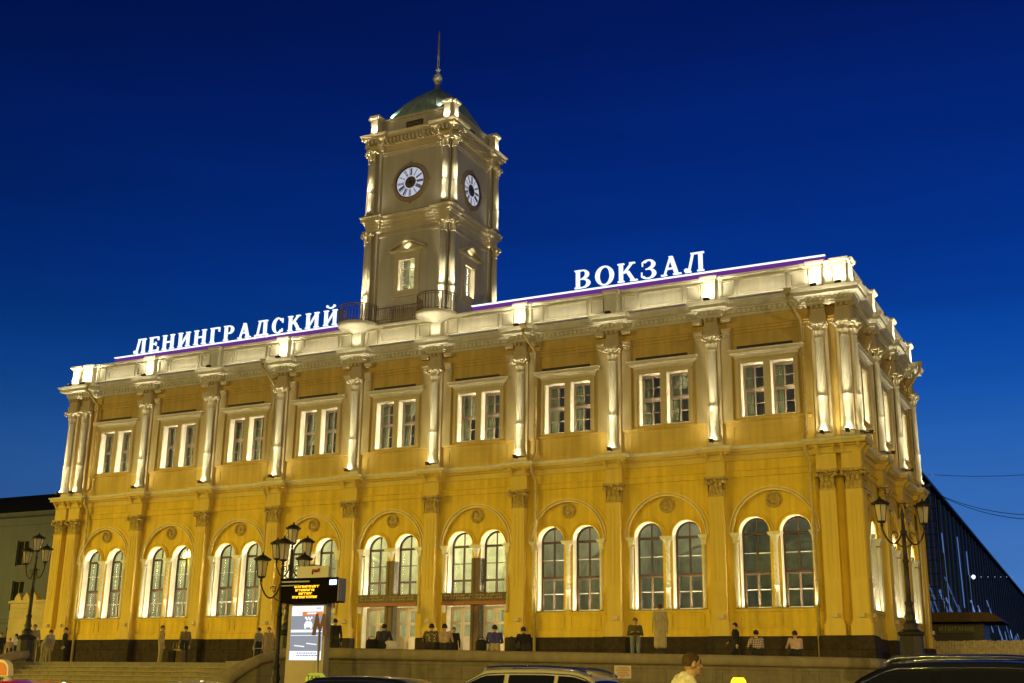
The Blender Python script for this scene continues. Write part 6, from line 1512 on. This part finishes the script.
cr_ = car('taxi', 'red saloon taxi with an orange roof sign at the lower left', 'taxi', put(24, 15), PI, wine, 'sedan', dp(40, 680, 15).z / 1.475, False, gc)
cy_ = car('taxi', 'dark saloon taxi with a glowing yellow roof lamp behind the walking man', 'taxi', put(744, 18.5), PI, black, 'sedan', 1.0, False, gc)
# roof signs (each stands on its taxi and moves with it)
def roofsign(carob, u, v, d, w_, h, mt, nm='roof_sign'):
    p = dp(u, v, d); o = bpy.data.objects.new(nm, None); q = wmat(carob).inverted() @ p; return q
def wedge(w_, d_, h, zb=0):
    m = MB(); vs = []; n = 8
    for j, (s_, t) in enumerate(((1, 0), (1, .25), (.86, .72), (.62, 1.0))):
        for i in range(12): a = 2 * PI * i / 12 + PI / 12; x, y = math.cos(a), math.sin(a); f_ = 1 / max(abs(x), abs(y)) * .85 + .15; vs.append((x * f_ * w_ / 2 * s_, y * f_ * d_ / 2 * s_, h * t + zb))
    m.add(vs, [(j * 12 + i, j * 12 + (i + 1) % 12, (j + 1) * 12 + (i + 1) % 12, (j + 1) * 12 + i) for j in range(3) for i in range(12)] + [list(range(12))[::-1], [36 + i for i in range(12)]], True); return m
q = roofsign(ct_, 318.5, 680, 22, 0, 0, 0); o = wedge(.44, .16, .18).build('roof_sign', emis('taxi_yellow_green', (0.50, 0.52, 0.04), .8), None); o.parent = ct_; o.location = (q.x, q.y + .1, interp(SUVS, q.x)[3] - .03); o.rotation_euler = (0, 0, PI)
text_mesh('TAXI', .15, 'taxi_letters', TRIM, .004, o, (0, .0, .0)).location = (0, -.092, .075)
q = roofsign(cy_, 738.5, 681, 18.5, 0, 0, 0); o = wedge(.24, .13, .15).build('roof_lamp', emis('taxi_amber', (1.0, 0.66, 0.02), 2.4), None); o.parent = cy_; o.location = (q.x, q.y, 1.465); o.rotation_euler = (0, 0, PI)
q = roofsign(cr_, 1, 680, 15, 0, 0, 0); o = wedge(.46, .14, .12).build('roof_sign', mat('sign_base_white', (0.6, 0.55, 0.5), .4, .05), None); o.parent = cr_; o.location = (q.x, q.y, interp(SEDS, q.x)[3] + .0); o.rotation_euler = (0, 0, PI)
m = MB(); m.prism([(-.20 , .105)] + [(.0 + .20 * math.cos(a), .105 + .25 * math.sin(a) ** .7) for a in [PI - PI * k / 16 for k in range(1, 16)]] + [(.20, .105)], 'y', -.05, .05); k_ = m.build('sign_cap', mat('cap_white', (0.75, 0.66, 0.55), .4, .05), None); k_.parent = o
m = MB(); m.prism([(-.16, .115)] + [(.0 + .16 * math.cos(a), .115 + .20 * math.sin(a) ** .7) for a in [PI - PI * k / 16 for k in range(1, 16)]] + [(.16, .115)], 'y', -.056, .056); k_ = m.build('orange_field', mat('sign_orange', (0.62, 0.17, 0.03), .4, .08), None); k_.parent = o
text_mesh('684', .10, 'cab_number', TRIM, .004, o, (0, 0, 0)).location = (.06, -.076, .055); o.scale = (.82, .82, .82)
